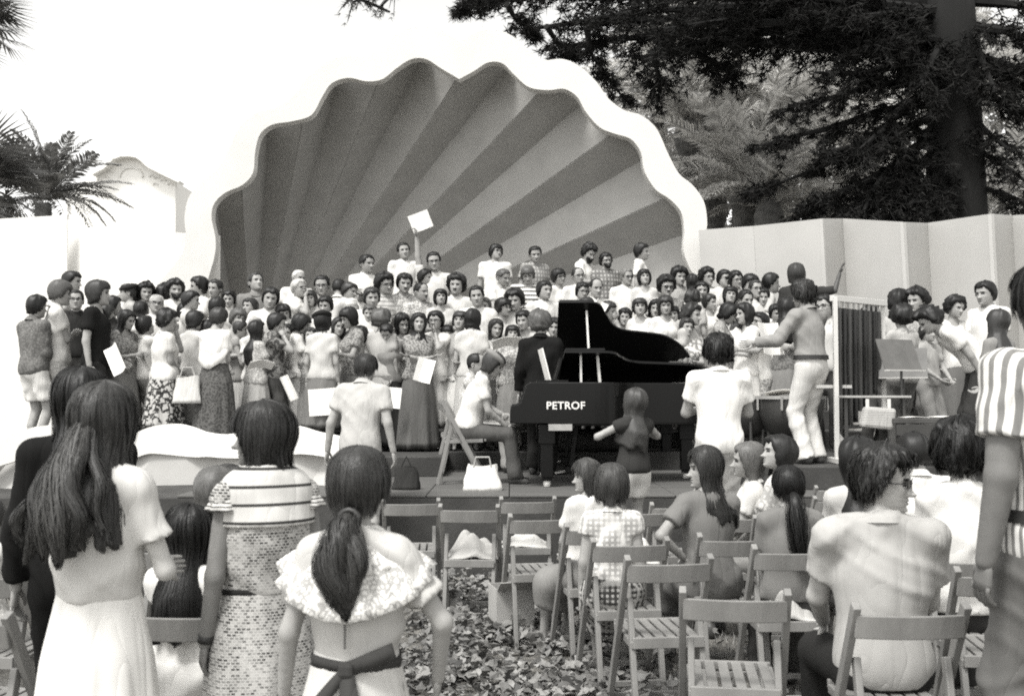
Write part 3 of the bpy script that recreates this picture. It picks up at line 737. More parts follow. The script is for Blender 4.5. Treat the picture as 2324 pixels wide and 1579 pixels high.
# ================================================================ stage: low step, deck, upper deck, choir risers
wood_d = plain(.05, .75, .3, 3, .3, 40, (1, 1, 1), name='carpet_and_stage_shade'); deck_m = plain(.10, .8, .2, 4, .2, 30, (.3, 4, 1))  # dark tone holds the shade on the stage front; the roll is dark carpet
FLOORS = [(12.75, .91), (13.55, 1.12), (14.35, 1.36), (15.15, 1.70), (15.95, 2.12)]
st = empty('stage', (0, 10, 0)); tag(st, 'stepped wooden stage with front toned dark for shade under the choir and pianos', 'stage')
def deckbox(x0, x1, y0, y1, z0, z1, name, m, plank=None):
    o = MB().box(((x0 + x1) / 2, (y0 + y1) / 2, (z0 + z1) / 2), (x1 - x0, y1 - y0, z1 - z0)).build(name, m, None, bevel=.008)
    o.parent = st; o.matrix_parent_inverse = Matrix.Translation((0, -10, 0)); return o
deckbox(.62, 2.7, 7.75, 9.20, .0, .30, 'front_step', wood_d)
deckbox(-1.75, -.95, 8.55, 9.20, .0, .24, 'front_step', wood_d)
deckbox(-7.0, 6.5, 9.205, 13.3, .0, .676, 'deck', wood_d)
for i in range(9): deckbox(-2.9 + i * .72, -2.9 + (i + 1) * .72 - .006, 9.2, 12.34, .677, .70, 'deck_plank', deck_m)
deckbox(-7.0, -.74, 11.3, 12.35, .70, .91, 'upper_deck', wood_d)
deckbox(2.22, 6.4, 9.72, 12.35, .70, .908, 'upper_deck', wood_d)
deckbox(-7.0, 6.4, 12.355, 13.2, .68, .906, 'upper_deck', wood_d)
for (y, z), z0 in zip(FLOORS[1:], (.9, 1.1, 1.34, 1.68)): deckbox(-5.2, 4.4, y - .40, y + .40, .6, z, 'riser', wood_d)
cr = MB().tube([at(1262, 998, 12.52), at(1425, 998, 12.52)], .13, 20).build('carpet_roll', wood_d, None, True)
tag(cr, 'thick dark rolled carpet lying behind the piano legs', 'carpet')

# ================================================================ the great shell
def catmull(pts, n=8):
    pts = [np.array(p, float) for p in pts]; o = []
    for i in range(len(pts) - 1):
        p0, p1, p2, p3 = pts[max(i - 1, 0)], pts[i], pts[i + 1], pts[min(i + 2, len(pts) - 1)]
        for k in range(n):
            t = k / n; o.append(.5 * (2 * p1 + (p2 - p0) * t + (2 * p0 - 5 * p1 + 4 * p2 - p3) * t * t + (3 * p1 - p0 - 3 * p2 + p3) * t ** 3))
    return np.array(o + [pts[-1]])
def resample(p, n):
    d = np.concatenate([[0], np.cumsum(np.linalg.norm(np.diff(p, axis=0), axis=1))]); s = np.linspace(0, d[-1], n)
    return np.stack([np.interp(s, d, p[:, i]) for i in range(2)], 1)
def mouthY(x, y): return 17.1 + .45 * (x - 1035) / 550 - .5 * np.clip((640 - y) / 500, -.2, 1.2)
inner_l = [(452, 700), (470, 640), (487, 580), (489, 540), (480, 495), (486, 462), (512, 437), (550, 420), (574, 392), (579, 345), (590, 305), (618, 283), (660, 276), (706, 262), (730, 222), (752, 190), (790, 177), (832, 185), (868, 180), (900, 155), (935, 134), (968, 135), (1000, 155), (1042, 180)]
inner_r = [(1042, 180), (1075, 162), (1108, 142), (1140, 144), (1165, 168), (1200, 198), (1244, 205), (1280, 202), (1310, 220), (1330, 255), (1362, 290), (1400, 305), (1432, 316), (1454, 345), (1463, 390), (1488, 430), (1520, 452), (1546, 482), (1553, 525), (1552, 570), (1566, 610), (1590, 650), (1612, 700)]
outer_r = [(1040, 96), (1085, 72), (1106, 69), (1147, 74), (1183, 97), (1213, 128), (1239, 137), (1275, 134), (1311, 148), (1352, 184), (1382, 225), (1418, 251), (1454, 261), (1490, 292), (1516, 348), (1541, 394), (1572, 420), (1597, 456), (1605, 502), (1602, 538), (1607, 579), (1628, 609), (1660, 650), (1690, 700)]
outer_l = [(1040 - (x - 1040) * 1.10, y - 6) for x, y in outer_r]
shell = empty('shell_bandstand', at(900, 900, 17.2)); tag(shell, 'giant fluted scallop shell bandstand with broad white wavy rim', 'bandstand')
white_p = plain(.80, .6, .05, 1.5, .05, 8, name='white_paint'); shell_in = plain(.41, .75, .07, 2.5, .06, 30, name='shell_paint')
def pin(o, parent):      # parent without moving
    o.parent = parent; o.matrix_parent_inverse = Matrix.Translation(parent.location).inverted() if parent.rotation_euler.z == 0 else parent.matrix_world.inverted(); return o
def rim_band(inn, out, nseg, per, th, name, mat, parent, Yf, rev=False):
    a = resample(catmull(inn), nseg * per + 1); b = resample(catmull(out), nseg * per + 1)
    for s in range(nseg):
        v = []; n = per + 1
        for i in range(s * per, (s + 1) * per + 1):
            g_ = .0 if s * per < i < (s + 1) * per else .0
            for q in (a[i], b[i]):
                p = at(q[0], q[1], Yf(q[0], q[1])); v += [p, p + Vector((0, th, 0))]
        f = []
        for i in range(per):
            k = 4 * i; f += [(k, k + 4, k + 6, k + 2), (k + 1, k + 3, k + 7, k + 5), (k, k + 1, k + 5, k + 4), (k + 2, k + 6, k + 7, k + 3)]
        f += [(0, 2, 3, 1), (4 * per, 4 * per + 1, 4 * per + 3, 4 * per + 2)]
        if rev: f = [q[::-1] for q in f]
        pin(mesh_obj(name, [tuple(p) for p in v], f, mat, None), parent)
rim_band(inner_l[::-1], outer_l, 4, 26, .22, 'rim_panel', white_p, shell, mouthY, True)
rim_band(inner_r, outer_r, 4, 26, .22, 'rim_panel', white_p, shell, mouthY)
# keystone board on top of the rim
kb = MB().prism([at(1012, 56, 16.95), at(1094, 52, 16.95), at(1096, 130, 16.95), at(1012, 130, 16.95)], (0, .12, 0)).build('keystone_board', plain(.62, .6, .06, 2, .05, 8))
pin(kb, shell)
creases = [(470, 640), (512, 447), (570, 405), (630, 282), (713, 255), (788, 180), (885, 172), (978, 138), (1058, 178), (1163, 168), (1244, 208), (1326, 246), (1395, 310), (1459, 369), (1510, 452), (1556, 530), (1600, 640), (1625, 800)]
NB = len(creases)
def crease_pt(i, t):
    rx_, ry_ = creases[i]; ex, ey = 1035 + (rx_ - 1035) * 1.055, 650 + (ry_ - 650) * 1.075
    bx, by = 545 + i * 12, 770 + i * 3.2
    if i < 2: bx, by = 520 + i * 22, 775
    x, y = bx + (ex - bx) * t, by + (ey - by) * t
    Yr = mouthY(ex, ey) + .16 + (.44 if i % 2 else -.04); Yb = 19.6 + (.09 if i % 2 else -.09)
    bow = 1.0 * math.sin(math.pi * t ** .8) * .55
    return at(x, y, Yb + (Yr - Yb) * t ** 1.35 + bow * .6)
for i in range(NB - 1):
    for t0, t1 in ((.0, .40), (.4, .72), (.72, 1.0)):
        n = 5; v = []
        for k in range(n + 1):
            t = t0 + (t1 - t0) * k / n; A, B_ = crease_pt(i, t), crease_pt(i + 1, t); dz = Vector((0, .012 * (t0 > .5) - .012 * (t0 < .1), 0)); v += [A + dz, B_ + dz]
        f = [(2 * k, 2 * k + 1, 2 * k + 3, 2 * k + 2) for k in range(n)]
        o = mesh_obj('shell_panel', [tuple(p) for p in v], f, shell_in); pin(o, shell)
        md = o.modifiers.new('thick', 'SOLIDIFY'); md.thickness = .03; md.offset = -1 if i % 2 == 2 else 0

# folded screen wall on the right
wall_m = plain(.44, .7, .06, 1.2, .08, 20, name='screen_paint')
def screen(name, label, top, zb, dx, mat, cat='screen wall'):
    e = empty(name, at(top[0][0], 900, top[0][2]) * 1.0); tag(e, label, cat)
    for (x0, y0, Y0), (x1, y1, Y1) in zip(top[:-1], top[1:]):
        a, b = at(x0, y0, Y0), at(x1, y1, Y1)
        s0, s1 = F / Y0, F / Y1
        c = at(x1 + dx, 900 + (CAMH - zb) * s1, Y1); d = at(x0 + dx, 900 + (CAMH - zb) * s0, Y0)
        nrm = (b - a).cross(d - a).normalized() * .05; ia = (b - a) * .0015
        pin(MB().prism([a + ia, b - ia, c - ia, d + ia], -nrm if nrm.y < 0 else nrm).build('wall_panel', mat), e)
    return e
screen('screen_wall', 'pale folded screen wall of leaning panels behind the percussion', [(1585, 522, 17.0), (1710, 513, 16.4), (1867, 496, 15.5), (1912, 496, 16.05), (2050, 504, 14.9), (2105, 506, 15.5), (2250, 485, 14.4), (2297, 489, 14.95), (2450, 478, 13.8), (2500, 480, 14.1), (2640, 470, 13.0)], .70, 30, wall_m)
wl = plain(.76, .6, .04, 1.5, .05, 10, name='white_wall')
screen('white_screen_wall', 'plain white screen wall with stepped top left of the shell', [(-420, 505, 17.2), (-260, 500, 16.6), (-120, 500, 16.9), (-10, 497, 16.8), (152, 488, 16.95)], .70, 0, wl)
screen('white_screen_wall', 'lower white screen wall joining the shell rim', [(150, 511, 17.3), (208, 517, 17.0), (300, 523, 17.1), (395, 527, 16.9), (500, 535, 17.2)], .70, 0, wl)

# scalloped apron in front of the stage on the left
ap = empty('scalloped_apron', at(400, 1100, 10.2)); tag(ap, 'low white scalloped shell apron along the stage front', 'stage apron')
atop = [(-330, 1040), (-260, 1000), (-190, 985), (-120, 1010), (-50, 1018), (0, 1000), (58, 974), (110, 966), (170, 985), (230, 1000), (290, 990), (330, 972), (367, 963), (406, 963), (440, 972), (464, 981), (506, 986), (550, 979), (600, 968), (640, 964), (680, 968), (720, 980), (760, 988), (800, 1000), (840, 1020), (862, 1050)]
abot = [(x + (6 if x < 500 else -2), y + 62 + 10 * math.sin(i * 1.1)) for i, (x, y) in enumerate(atop)]
def apY(x, y): return 10.6 - .9 * abs(x - 420) / 700
rim_band(atop, abot, 9, 14, .12, 'rim_panel', white_p, ap, apY, True)
acre = [(-330, 1060), (-240, 1040), (-120, 1048), (20, 1046), (110, 1012), (225, 1036), (365, 1006), (500, 1030), (640, 1008), (745, 1032), (850, 1062)]
for i in range(len(acre) - 1):
    v = []
    for k in range(6):
        t = k / 5
        for q in (i, i + 1):
            x, y = acre[q]; p = at(x, y, apY(x, y) + .06 + (.16 if q % 2 else 0)); e = Vector((p.x - .55, p.y - .42, .0)); v.append(p + (e - p) * t)
    o = mesh_obj('apron_panel', [tuple(p) for p in v], [(2 * k, 2 * k + 2, 2 * k + 3, 2 * k + 1) for k in range(5)], shell_in if True else None); pin(o, ap)
    md = o.modifiers.new('thick', 'SOLIDIFY'); md.thickness = .02

# ================================================================ far gabled building
YB = 62
bld = empty('gabled_building', at(320, 900, YB)); tag(bld, 'pale building with curved gable behind the white wall', 'building')
bw_ = plain(.80, .8, .05, .3, .05, 2, name='haze_white_wall'); tr_ = plain(.72, .8, .1, .6, .05, 4, name='haze_white_trim')  # near white put into wall and trim for the haze washing them out
out_g = [(214, 398), (243, 383), (252, 373), (262, 363), (279, 357), (297, 356), (315, 359), (328, 368), (337, 377), (346, 384), (412, 416)]
pin(MB().prism([at(x, y, YB) for x, y in [(150, 640), (150, 432), (222, 396)] + out_g[1:-1] + [(398, 411), (398, 640)]], (0, 6, 0)).build('wall', bw_), bld)
for i in range(len(out_g) - 1):
    a, b = at(*out_g[i], YB - .25), at(*out_g[i + 1], YB - .25)
    pin(MB().bar(a, b, .14, .9, (0, 1, 0)).build('cornice', tr_), bld)
pin(MB().tube([at(297 + 26 * math.cos(a), 402 - 22 * math.sin(a), YB - .05) for a in np.linspace(0, math.pi, 14)], .07, 6).build('arch_moulding', tr_), bld)
for x, y in ((225, 410), (240, 404), (250, 392), (344, 402), (356, 406), (370, 411), (386, 420), (352, 420), (230, 424)):
    pin(MB().tube([at(x + 5 * math.cos(a), y - 4 * math.sin(a), YB - .03) for a in np.linspace(0, math.pi, 7)], .05, 5).build('corbel_arch', tr_), bld)

# ================================================================ palms
def frond_mesh(name, L, nl, droop, leaf, mat, seed, width=.028):
    r = np.random.default_rng(seed); v = []; f = []
    def P(t): return Vector((0, L * (t - .12 * t * t * droop), L * (.35 * t - droop * .62 * t * t)))
    m = 10
    for i in range(m + 1):
        t = i / m; p = P(t); w_ = .03 * (1 - .85 * t) ; v += [p + Vector((-w_, 0, 0)), p + Vector((w_, 0, 0)), p + Vector((0, 0, -w_))]
    for i in range(m):
        for k in range(3): f.append((i * 3 + k, i * 3 + (k + 1) % 3, i * 3 + 3 + (k + 1) % 3, i * 3 + 3 + k))
    for i in range(nl):
        t = .1 + .9 * (i + r.random() * .6) / nl; p = P(t); tg = (P(min(t + .03, 1)) - P(t - .03)).normalized()
        for s in (-1, 1):
            ll = leaf * (math.sin(math.pi * min(t * .9 + .08, 1)) * .8 + .25) * r.uniform(.8, 1.1)
            d = (Vector((s * .8, 0, .28)) + tg * .75 + Vector(r.normal(0, .08, 3))).normalized()
            sd = d.cross(Vector((0, 0, 1))).normalized() * width; mid = p + d * ll * .55; tip = p + d * ll + Vector((0, 0, -.28 * ll))
            b = len(v); v += [p - sd * .4, p + sd * .4, mid + sd, mid - sd, tip]; f += [(b, b + 1, b + 2, b + 3), (b + 3, b + 2, b + 4)]
    me = bpy.data.meshes.new(name); me.from_pydata([tuple(q) for q in v], [], f); me.materials.append(mat); me.update(); return me
palm_m = island_mat('palm_leaf_sunlit', .25, .62, .35, .4, .6); palm_g = island_mat('palm_leaf_far', .08, .2, .5, .2, .5)  # grove leaf tone raised to stand in for sunlight on the fronds
FRN2 = [frond_mesh('frond', 3.0, 34, d, .55, palm_g, 20 + i, .036) for i, d in enumerate((.45, .7, .95, 1.2))]
FRN = [frond_mesh('frond', 3.0, 34, d, .55, palm_m, i) for i, d in enumerate((.35, .6, .85, 1.1))]
trunk_m = plain(.09, .9, .4, 3, .9, 9, (1, 1, 2.5), name='palm_trunk')
def palm(label, cx, cy, Y, scale=1., n=26, up=.0, seed=0, trunk=True, zb=0., head=True, group='palms behind the screen wall', rtr=.22, kinds=None):
    c = at(cx, cy, Y); r = np.random.default_rng(seed); e = empty('palm_tree', (c.x, c.y, zb)); tag(e, label, 'palm', group)
    if trunk:
        H_ = c.z - zb; pts = [(.08 * math.sin(i * .9 + seed), 0, H_ * i / 10) for i in range(11)]
        MB().tube(pts, [rtr * (1.25 - .25 * i / 10) * (1 + .06 * (i % 2)) for i in range(11)], 12).build('trunk', trunk_m, e, True)
    if head: MB().lathe([(rtr * .8, -1.1 * scale), (rtr * 1.9, -.5 * scale), (rtr * 2.1, -.15 * scale), (rtr * 1.5, .15 * scale), (.05, .35 * scale)], (0, 0, c.z - zb), 14).build('crown_shaft', trunk_m, e)
    for i in range(n):
        o = bpy.data.objects.new('frond', (kinds or FRN)[int(r.integers(0, 4))]); col.objects.link(o); o.parent = e
        el = r.uniform(-.35 + up, 1.15 + up * .4); o.location = (0, 0, c.z - zb + .1)
        o.rotation_euler = Euler((min(el, 1.35), r.normal(0, .25), i * 2.4 + r.normal(0, .3)), 'XYZ'); s = scale * r.uniform(.8, 1.12); o.scale = (s, s, s)
    return e
palm('date palm with dark bulging trunk head beside the shell rim', 1562, 292, 25, .82, 30, .35, 1, rtr=.17)
palm('tall date palm rising behind the shell shoulder', 1497, 205, 29, .9, 24, .1, 2, head=False, rtr=.17)
PL = ['tall pale palm whose crown meets the cedar boughs', 'pale palm with thin stems below the cedar boughs', 'palm crown showing through the high cedar boughs', 'palm low in the grove beside the dark trunk head', 'low spreading palm touching the shell rim', 'palm between the lower cedar boughs', 'palm crown just left of the cedar trunk', 'low palm with fronds arching over the screen wall', 'low palm right of the cedar trunk above the wall', 'palm high beyond the cedar trunk', 'palm hidden low behind the drooping cedar', 'highest palm in the grove near the cedar trunk', 'palm behind the rim where cedar twigs hang', 'broad pale palm filling the grove beside the rim', 'pale palm above the low fronds at the wall', 'pale palm under the cedar twigs by the rim', 'bright palm in the middle of the grove']
for i, (x, y, Y, s) in enumerate(((1675, 170, 30, 1.0), (1780, 250, 31, 1.0), (1905, 150, 33, 1.1), (1700, 360, 29, .95), (1622, 455, 26, .75), (1850, 390, 30, 1.0), (1985, 300, 31, 1.0), (1745, 478, 23, .7), (2285, 470, 25, .8), (2310, 270, 29, 1.0), (1940, 470, 26, .8), (2010, 130, 34, 1.1), (1580, 120, 33, 1.0), (1620, 260, 27, .9), (1690, 430, 24, .8), (1540, 170, 28, .8), (1730, 280, 26, .85))):
    palm(PL[i], x, y, Y, s * 1.12, 38, .1, 10 + i, rtr=.16)
palm('date palm with arching fronds beside the gabled building', 105, 462, 27, .72, 46, .2, 40, group=None, rtr=.2, head=False, kinds=FRN2)
# fan palms at the left edge
def fan_leaf(seed):
    r = np.random.default_rng(seed); v = []; f = []
    n = 30
    for i in range(n):
        a = R(-125) + R(250) * i / (n - 1); L = 1.0 * r.uniform(.85, 1.05); d = Vector((math.sin(a), math.cos(a), .1 * math.cos(a * 3))); sd = Vector((d.y, -d.x, 0)) * .038
        b = len(v); v += [Vector((0, 0, 0)), d * .5 * L + sd, d * .5 * L - sd + Vector((0, 0, .02)), d * L + Vector((0, 0, -.12))]; f += [(b, b + 1, b + 2), (b + 2, b + 1, b + 3)]
    b = len(v); v += [Vector((-.015, -.9, -.1)), Vector((.015, -.9, -.1)), Vector((.015, 0, 0)), Vector((-.015, 0, 0))]; f.append((b, b + 1, b + 2, b + 3))
    me = bpy.data.meshes.new('fan_leaf'); me.from_pydata([tuple(q) for q in v], [], f); me.materials.append(palm_g); me.update(); return me
FAN = [fan_leaf(i) for i in range(3)]
def fan_palm(label, cx, cy, Y, n, sc_, seed):
    c = at(cx, cy, Y); e = empty('fan_palm', (c.x, c.y, 0)); tag(e, label, 'palm'); r = np.random.default_rng(seed)
    MB().tube([(0, 0, c.z * i / 8) for i in range(9)], [.2] * 9, 10).build('trunk', trunk_m, e, True)
    for i in range(n):
        o = bpy.data.objects.new('fan_leaf', FAN[i % 3]); col.objects.link(o); o.parent = e
        a = i * 2.4; el = r.uniform(-.7, 1.1); L = .9 * sc_
        o.location = (L * math.cos(el) * -math.sin(a), L * math.cos(el) * math.cos(a), c.z + L * math.sin(el)); o.rotation_euler = (el, 0, a); s = sc_ * r.uniform(.85, 1.1); o.scale = (s, s, s)
fan_palm('tall fan palm whose leaf tips reach in over the sky', -95, 55, 21, 26, .87, 4)
fan_palm('lower fan palm with dark leaves above the white wall', -75, 425, 21, 36, .99, 5)

# ================================================================ cedar
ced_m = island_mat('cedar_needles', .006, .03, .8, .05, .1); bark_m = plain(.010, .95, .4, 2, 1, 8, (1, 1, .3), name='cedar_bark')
def clump_tree(name, label, boughs, trunk, Y, tufts, mat, seed, group=None, tuft=.16):
    r = np.random.default_rng(seed); e = empty(name, at(trunk[0][0], 900, Y)); tag(e, label, 'tree', group)
    pin(MB().tube([at(x, y, Y) for x, y, w_ in trunk], [w_ * Y / F for x, y, w_ in trunk], 18).build('trunk', bark_m, None, True), e)
    v = []; f = []; lm = MB()
    for (pts, w0, dens, drp) in boughs:
        C = [at(x, y, yy) for x, y, yy in pts]; lm.tube(C, [.10 * w0 * (1 - .8 * i / (len(C) - 1)) + .012 for i in range(len(C))], 6)
        C3 = np.array([tuple(p) for p in C]); L = np.concatenate([[0], np.cumsum(np.linalg.norm(np.diff(C3, axis=0), axis=1))])
        nb = int(L[-1] * 8.5 * dens)
        for b in range(nb):
            t = L[-1] * (.08 + .92 * r.random() ** .85); p = V(*[np.interp(t, L, C3[:, i]) for i in range(3)]); q = V(*[np.interp(min(t + .2, L[-1]), L, C3[:, i]) for i in range(3)])
            tg = unit(q - p + 1e-6); sd = unit(np.cross(tg, V(0, 0, 1))) * r.choice([-1, 1]); ln = w0 * r.uniform(.4, 1.25) * (1 - .45 * t / L[-1])
            d = unit(sd * r.uniform(.2, 1) + tg * r.uniform(.2, .9) + V(0, 0, r.normal(.05, .3))); end = p + d * ln + V(0, 0, -drp * ln)
            lm.tube([Vector(p), Vector((p + end) / 2 + V(0, 0, .06 * ln)), Vector(end)], [.018, .012, .005], 3, False)
            nt_ = tufts * 6; s = r.random(tufts) ** .7; m = p + (end - p) * s[:, None]; m[:, 2] += .06 * ln * np.sin(3.1 * s); m = np.repeat(m + r.normal(0, .05, (tufts, 3)), 6, 0)
            dd = r.normal(0, 1, (nt_, 3)) * V(1, 1, .6) + d * .8 + V(0, 0, -drp * .6); dd = dd / np.linalg.norm(dd, axis=1, keepdims=True) * tuft * r.uniform(.7, 1.5, (nt_, 1))
            w_ = np.cross(dd, r.normal(0, 1, (nt_, 3))); w_ = w_ / np.linalg.norm(w_, axis=1, keepdims=True) * tuft * .085
            v.append(np.stack([m - w_, m + w_, m + dd], 1).reshape(-1, 3))
    v = np.concatenate(v); f = np.arange(len(v)).reshape(-1, 3)
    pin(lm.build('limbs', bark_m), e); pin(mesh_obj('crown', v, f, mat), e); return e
B = []
Yc = 20.5
def bough(pts, w0=1., dens=1., drp=.35, dY=0.): B.append(([(x, y, Yc + dY * i / (len(pts) - 1)) for i, (x, y) in enumerate(pts)], w0, dens, drp))
for i, (y0, y1, xe, dy) in enumerate(((-20, -40, 1290, 1.5), (10, 0, 1080, 2.2), (40, 55, 1200, 1.4), (70, 95, 1270, 2.0), (20, 30, 1350, -.8), (95, 120, 1440, 1.2), (60, 60, 1480, -1.4), (-60, -30, 1110, 3.0), (110, 90, 1550, 0.), (0, -30, 1600, -2))):
    bough([(2140, y0 + 30), (1900, y0), (1650, (y0 + y1) / 2 - 10), (xe + 120, y1 - 5), (xe, y1 + 12)], 1.15, 1.05, .4, dy)
for pts, w0 in (([(1330, 60), (1340, 120), (1390, 190), (1420, 230)], .5), ([(1240, 60), (1270, 105), (1290, 130)], .5), ([(1480, 120), (1500, 190), (1490, 240)], .55), ([(1150, 10), (1170, 45), (1210, 75)], .5), ([(1100, -10), (1060, 12), (1040, 25)], .3), ([(1560, 110), (1640, 150), (1655, 175)], .55)):
    bough(pts, w0, 1.2, .5, 1.2)
for pts, w0, dn_ in (([(2140, 190), (1990, 190), (1880, 225), (1790, 240)], .8, 1.0), ([(2140, 235), (2000, 250), (1890, 290), (1800, 310), (1730, 330)], .7, .9), ([(2140, 285), (1990, 330), (1850, 385), (1770, 415), (1690, 440)], .35, .8),
                    ([(2140, 360), (2010, 390), (1900, 440), (1820, 480)], .9, 1.4), ([(2140, 410), (2040, 440), (1930, 480), (1860, 520)], 1., 1.5), ([(2140, 300), (2050, 350), (1990, 420), (1960, 480)], 1., 1.5), ([(2140, 440), (2080, 470), (2000, 510)], .9, 1.5),
                    ([(2150, 130), (2040, 150), (1950, 170), (1850, 165)], .8, 1.1), ([(2190, 60), (2280, 70), (2400, 110)], 1.1, 1.4), ([(2190, 120), (2290, 150), (2400, 200)], 1.0, 1.5), ([(2190, 0), (2300, 10), (2420, 40)], 1.2, 1.4), ([(2200, 210), (2280, 230), (2380, 290)], .8, 1.3),
                    ([(2200, 330), (2270, 370), (2340, 420)], .6, .9), ([(2150, 90), (2050, 90), (1960, 110)], .9, 1.3), ([(2200, 180), (2260, 160), (2360, 150)], .9, 1.3), ([(2150, 500), (2060, 520), (1950, 540)], .9, 1.2), ([(2200, 420), (2280, 440), (2350, 470)], .6, .8), ([(2140, 180), (2080, 220), (2010, 290), (1950, 340)], 1., 1.5), ([(2140, 330), (2060, 400), (1990, 450), (1900, 500)], 1.1, 1.6), ([(2150, 250), (2060, 290), (1960, 330), (1870, 345)], .9, 1.3), ([(2160, 20), (2060, 30), (1950, 40), (1840, 30)], 1.1, 1.3), ([(2140, 390), (2100, 430), (2060, 470)], 1.1, 1.6), ([(2160, 60), (2120, 130), (2090, 190)], 1.0, 1.6), ([(2200, 60), (2230, 140), (2260, 210)], .9, 1.5), ([(2190, 250), (2240, 300), (2290, 340)], .7, 1.)):
    bough(pts, w0, dn_, .55, -1.2)
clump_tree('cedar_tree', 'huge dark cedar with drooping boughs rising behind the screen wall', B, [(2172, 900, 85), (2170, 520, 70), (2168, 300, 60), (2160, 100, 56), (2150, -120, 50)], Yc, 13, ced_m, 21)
# thin twigs of another tree at the top edge
B = []
for pts in ([(700, -60), (770, -20), (840, 8), (885, 28)], [(760, -40), (800, -10), (780, 14)], [(900, -50), (890, -12), (862, 18)], [(830, -40), (815, 0), (800, 6)]): B.append(([(x, y, 22) for x, y in pts], .5, .8, .5))
clump_tree('leafy_tree', 'tree whose thin leafy twigs hang in over the sky', B, [(620, 900, 40), (640, 500, 36), (660, 100, 32), (690, -90, 26)][:0] or [(-420, 900, 60), (-430, 300, 50), (-380, -260, 40), (700, -120, 10)], 22, 4, island_mat('leaves_far', .08, .2, .6, .3), 8, tuft=.10)
# wood beyond the palms
v = []; f = []; r = np.random.default_rng(9)
for i in range(26000):
    x, y = r.uniform(1380, 2560), r.uniform(20, 620); Y = r.uniform(36, 44)
    if y < 60 + 120 * max(0, (1560 - x) / 160) + 30 * math.sin(x / 40) : continue
    p = np.array(at(x, y, Y)); s = r.uniform(.12, .3); a, b_ = r.normal(0, 1, 3), r.normal(0, 1, 3); a = unit(a) * s; b_ = unit(b_) * s * .5
    b0 = len(v); v += [tuple(p - a), tuple(p + b_), tuple(p + a), tuple(p - b_)]; f.append((b0, b0 + 1, b0 + 2, b0 + 3))
tag(mesh_obj('distant_wood', v, f, island_mat('wood_leaves', .08, .3, .7, .3)), 'mass of mixed foliage far behind the palms', 'wood', kind='stuff')
# ================================================================ folding chairs
wood_c = plain(.20, .55, .22, 7, .15, 50, (1, 1, .25), spec=.4, name='chair_wood')
_CH = {}
def chair(x, y, label, rz=0., Y=None, z=0., group='folding chairs of the audience', loc=None):
    """wooden folding chair facing +Y (the stage); x = middle, y = top of its back rail in the picture"""
    if loc is None:
        Y = Y or 1800. / (y - 900); p = at(x, 900, Y); loc = (p.x, Y, z)
    e = empty('folding_chair', loc, rz); tag(e, label, 'chair', group)
    def part(name, key, mk, bev=.004):
        if key not in _CH:
            mb = MB(); mk(mb); o = mb.build(name, wood_c, e, bevel=bev); _CH[key] = o
        else:
            o = _CH[key].copy(); col.objects.link(o); o.parent = e; o.name = name
        return o
    W = .195
    for s in (-1, 1):
        part('post', 'post%d' % s, lambda m: m.bar((s * W, -.23, .82), (s * W, .21, 0), .028, .042, (0, 1, 0)))
        part('rear_leg', 'rl%d' % s, lambda m: m.bar((s * (W - .032), -.125, .615), (s * (W - .032), -.27, 0), .026, .036, (0, 1, 0)))
        part('seat_rail', 'sr%d' % s, lambda m: m.bar((s * (W - .034), -.20, .412), (s * (W - .034), .17, .425), .026, .035))
    def rail(m):
        n = 8; v = []
        for i in range(n + 1):
            t = -1 + 2 * i / n; xx = t * (W + .0); yy = -.215 - .028 * (1 - t * t)
            for dz, dy in ((.70, .019), (.785, -.0), (.785, -.018), (.70, .001)): v.append((xx, yy + dy, dz))
        f = [(4 * i + a, 4 * i + (a + 1) % 4, 4 * i + 4 + (a + 1) % 4, 4 * i + 4 + a) for i in range(n) for a in range(4)] + [(0, 3, 2, 1), (4 * n, 4 * n + 1, 4 * n + 2, 4 * n + 3)]
        m.add(v, [q[::-1] for q in f])
    part('back_rail', 'rail', rail)
    for i in range(6):
        xx = -.135 + i * .054
        part('seat_slat', 'sl%d' % i, lambda m: m.bar((xx, -.20, .437), (xx, .19, .447), .040, .012), .003)
    part('seat_edge', 'se', lambda m: m.bar((-.168, -.205, .425), (.168, -.205, .425), .018, .05), .003)
    part('seat_edge', 'se2', lambda m: m.bar((-.168, .19, .437), (.168, .19, .437), .018, .035), .003)
    part('stretcher', 'st1', lambda m: m.bar((-W + .03, -.25, .09), (W - .03, -.25, .09), .016, .03), .003)
    part('stretcher', 'st2', lambda m: m.bar((-W + .012, .162, .09), (W - .012, .162, .09), .016, .03), .003)
    return e
chair(937, 1130, 'empty folding chair at the aisle end of the row before the stage', R(3))
chair(1073, 1143, 'folding chair with a crumpled pale cloth lying on its seat', R(-4))
chair(1190, 1126, 'folding chair with a coat on its seat, beside the white bag', R(6))
chair(1212, 1163, 'empty folding chair behind the cardboard box', R(10))
chair(1405, 1222, 'folding chair the person in the gingham top sits on', R(8), Y=5.72)
chair(1488, 1252, 'empty folding chair behind the gingham top, slats showing', R(7))
chair(1655, 1322, 'empty folding chair standing askew behind the grey tee', R(-8))
chair(2006, 1352, 'folding chair carrying the person in sunglasses and pale shirt', R(1))
chair(1768, 1230, 'folding chair with a long tail of hair hanging over its back', R(2), Y=5.45)
chair(1643, 1203, 'folding chair holding the person in the grey tee', R(3), Y=5.9)
chair(1525, 1105, 'folding chair next to the dark tee and pale shorts', R(4), Y=7.55)
chair(1440, 1122, 'folding chair with white things on it, beyond the gingham top', R(8), Y=7.2)
chair(1885, 1092, 'folding chair near the conductor with papers on it', R(0), Y=8.9)
chair(1880, 1118, 'folding chair behind the one with papers', R(4), Y=8.0)
chair(1705, 1180, 'folding chair between the grey tee and the printed blouse', R(6), Y=6.9)
chair(1762, 1180, 'folding chair under the person in printed blouse', R(0), Y=6.75)
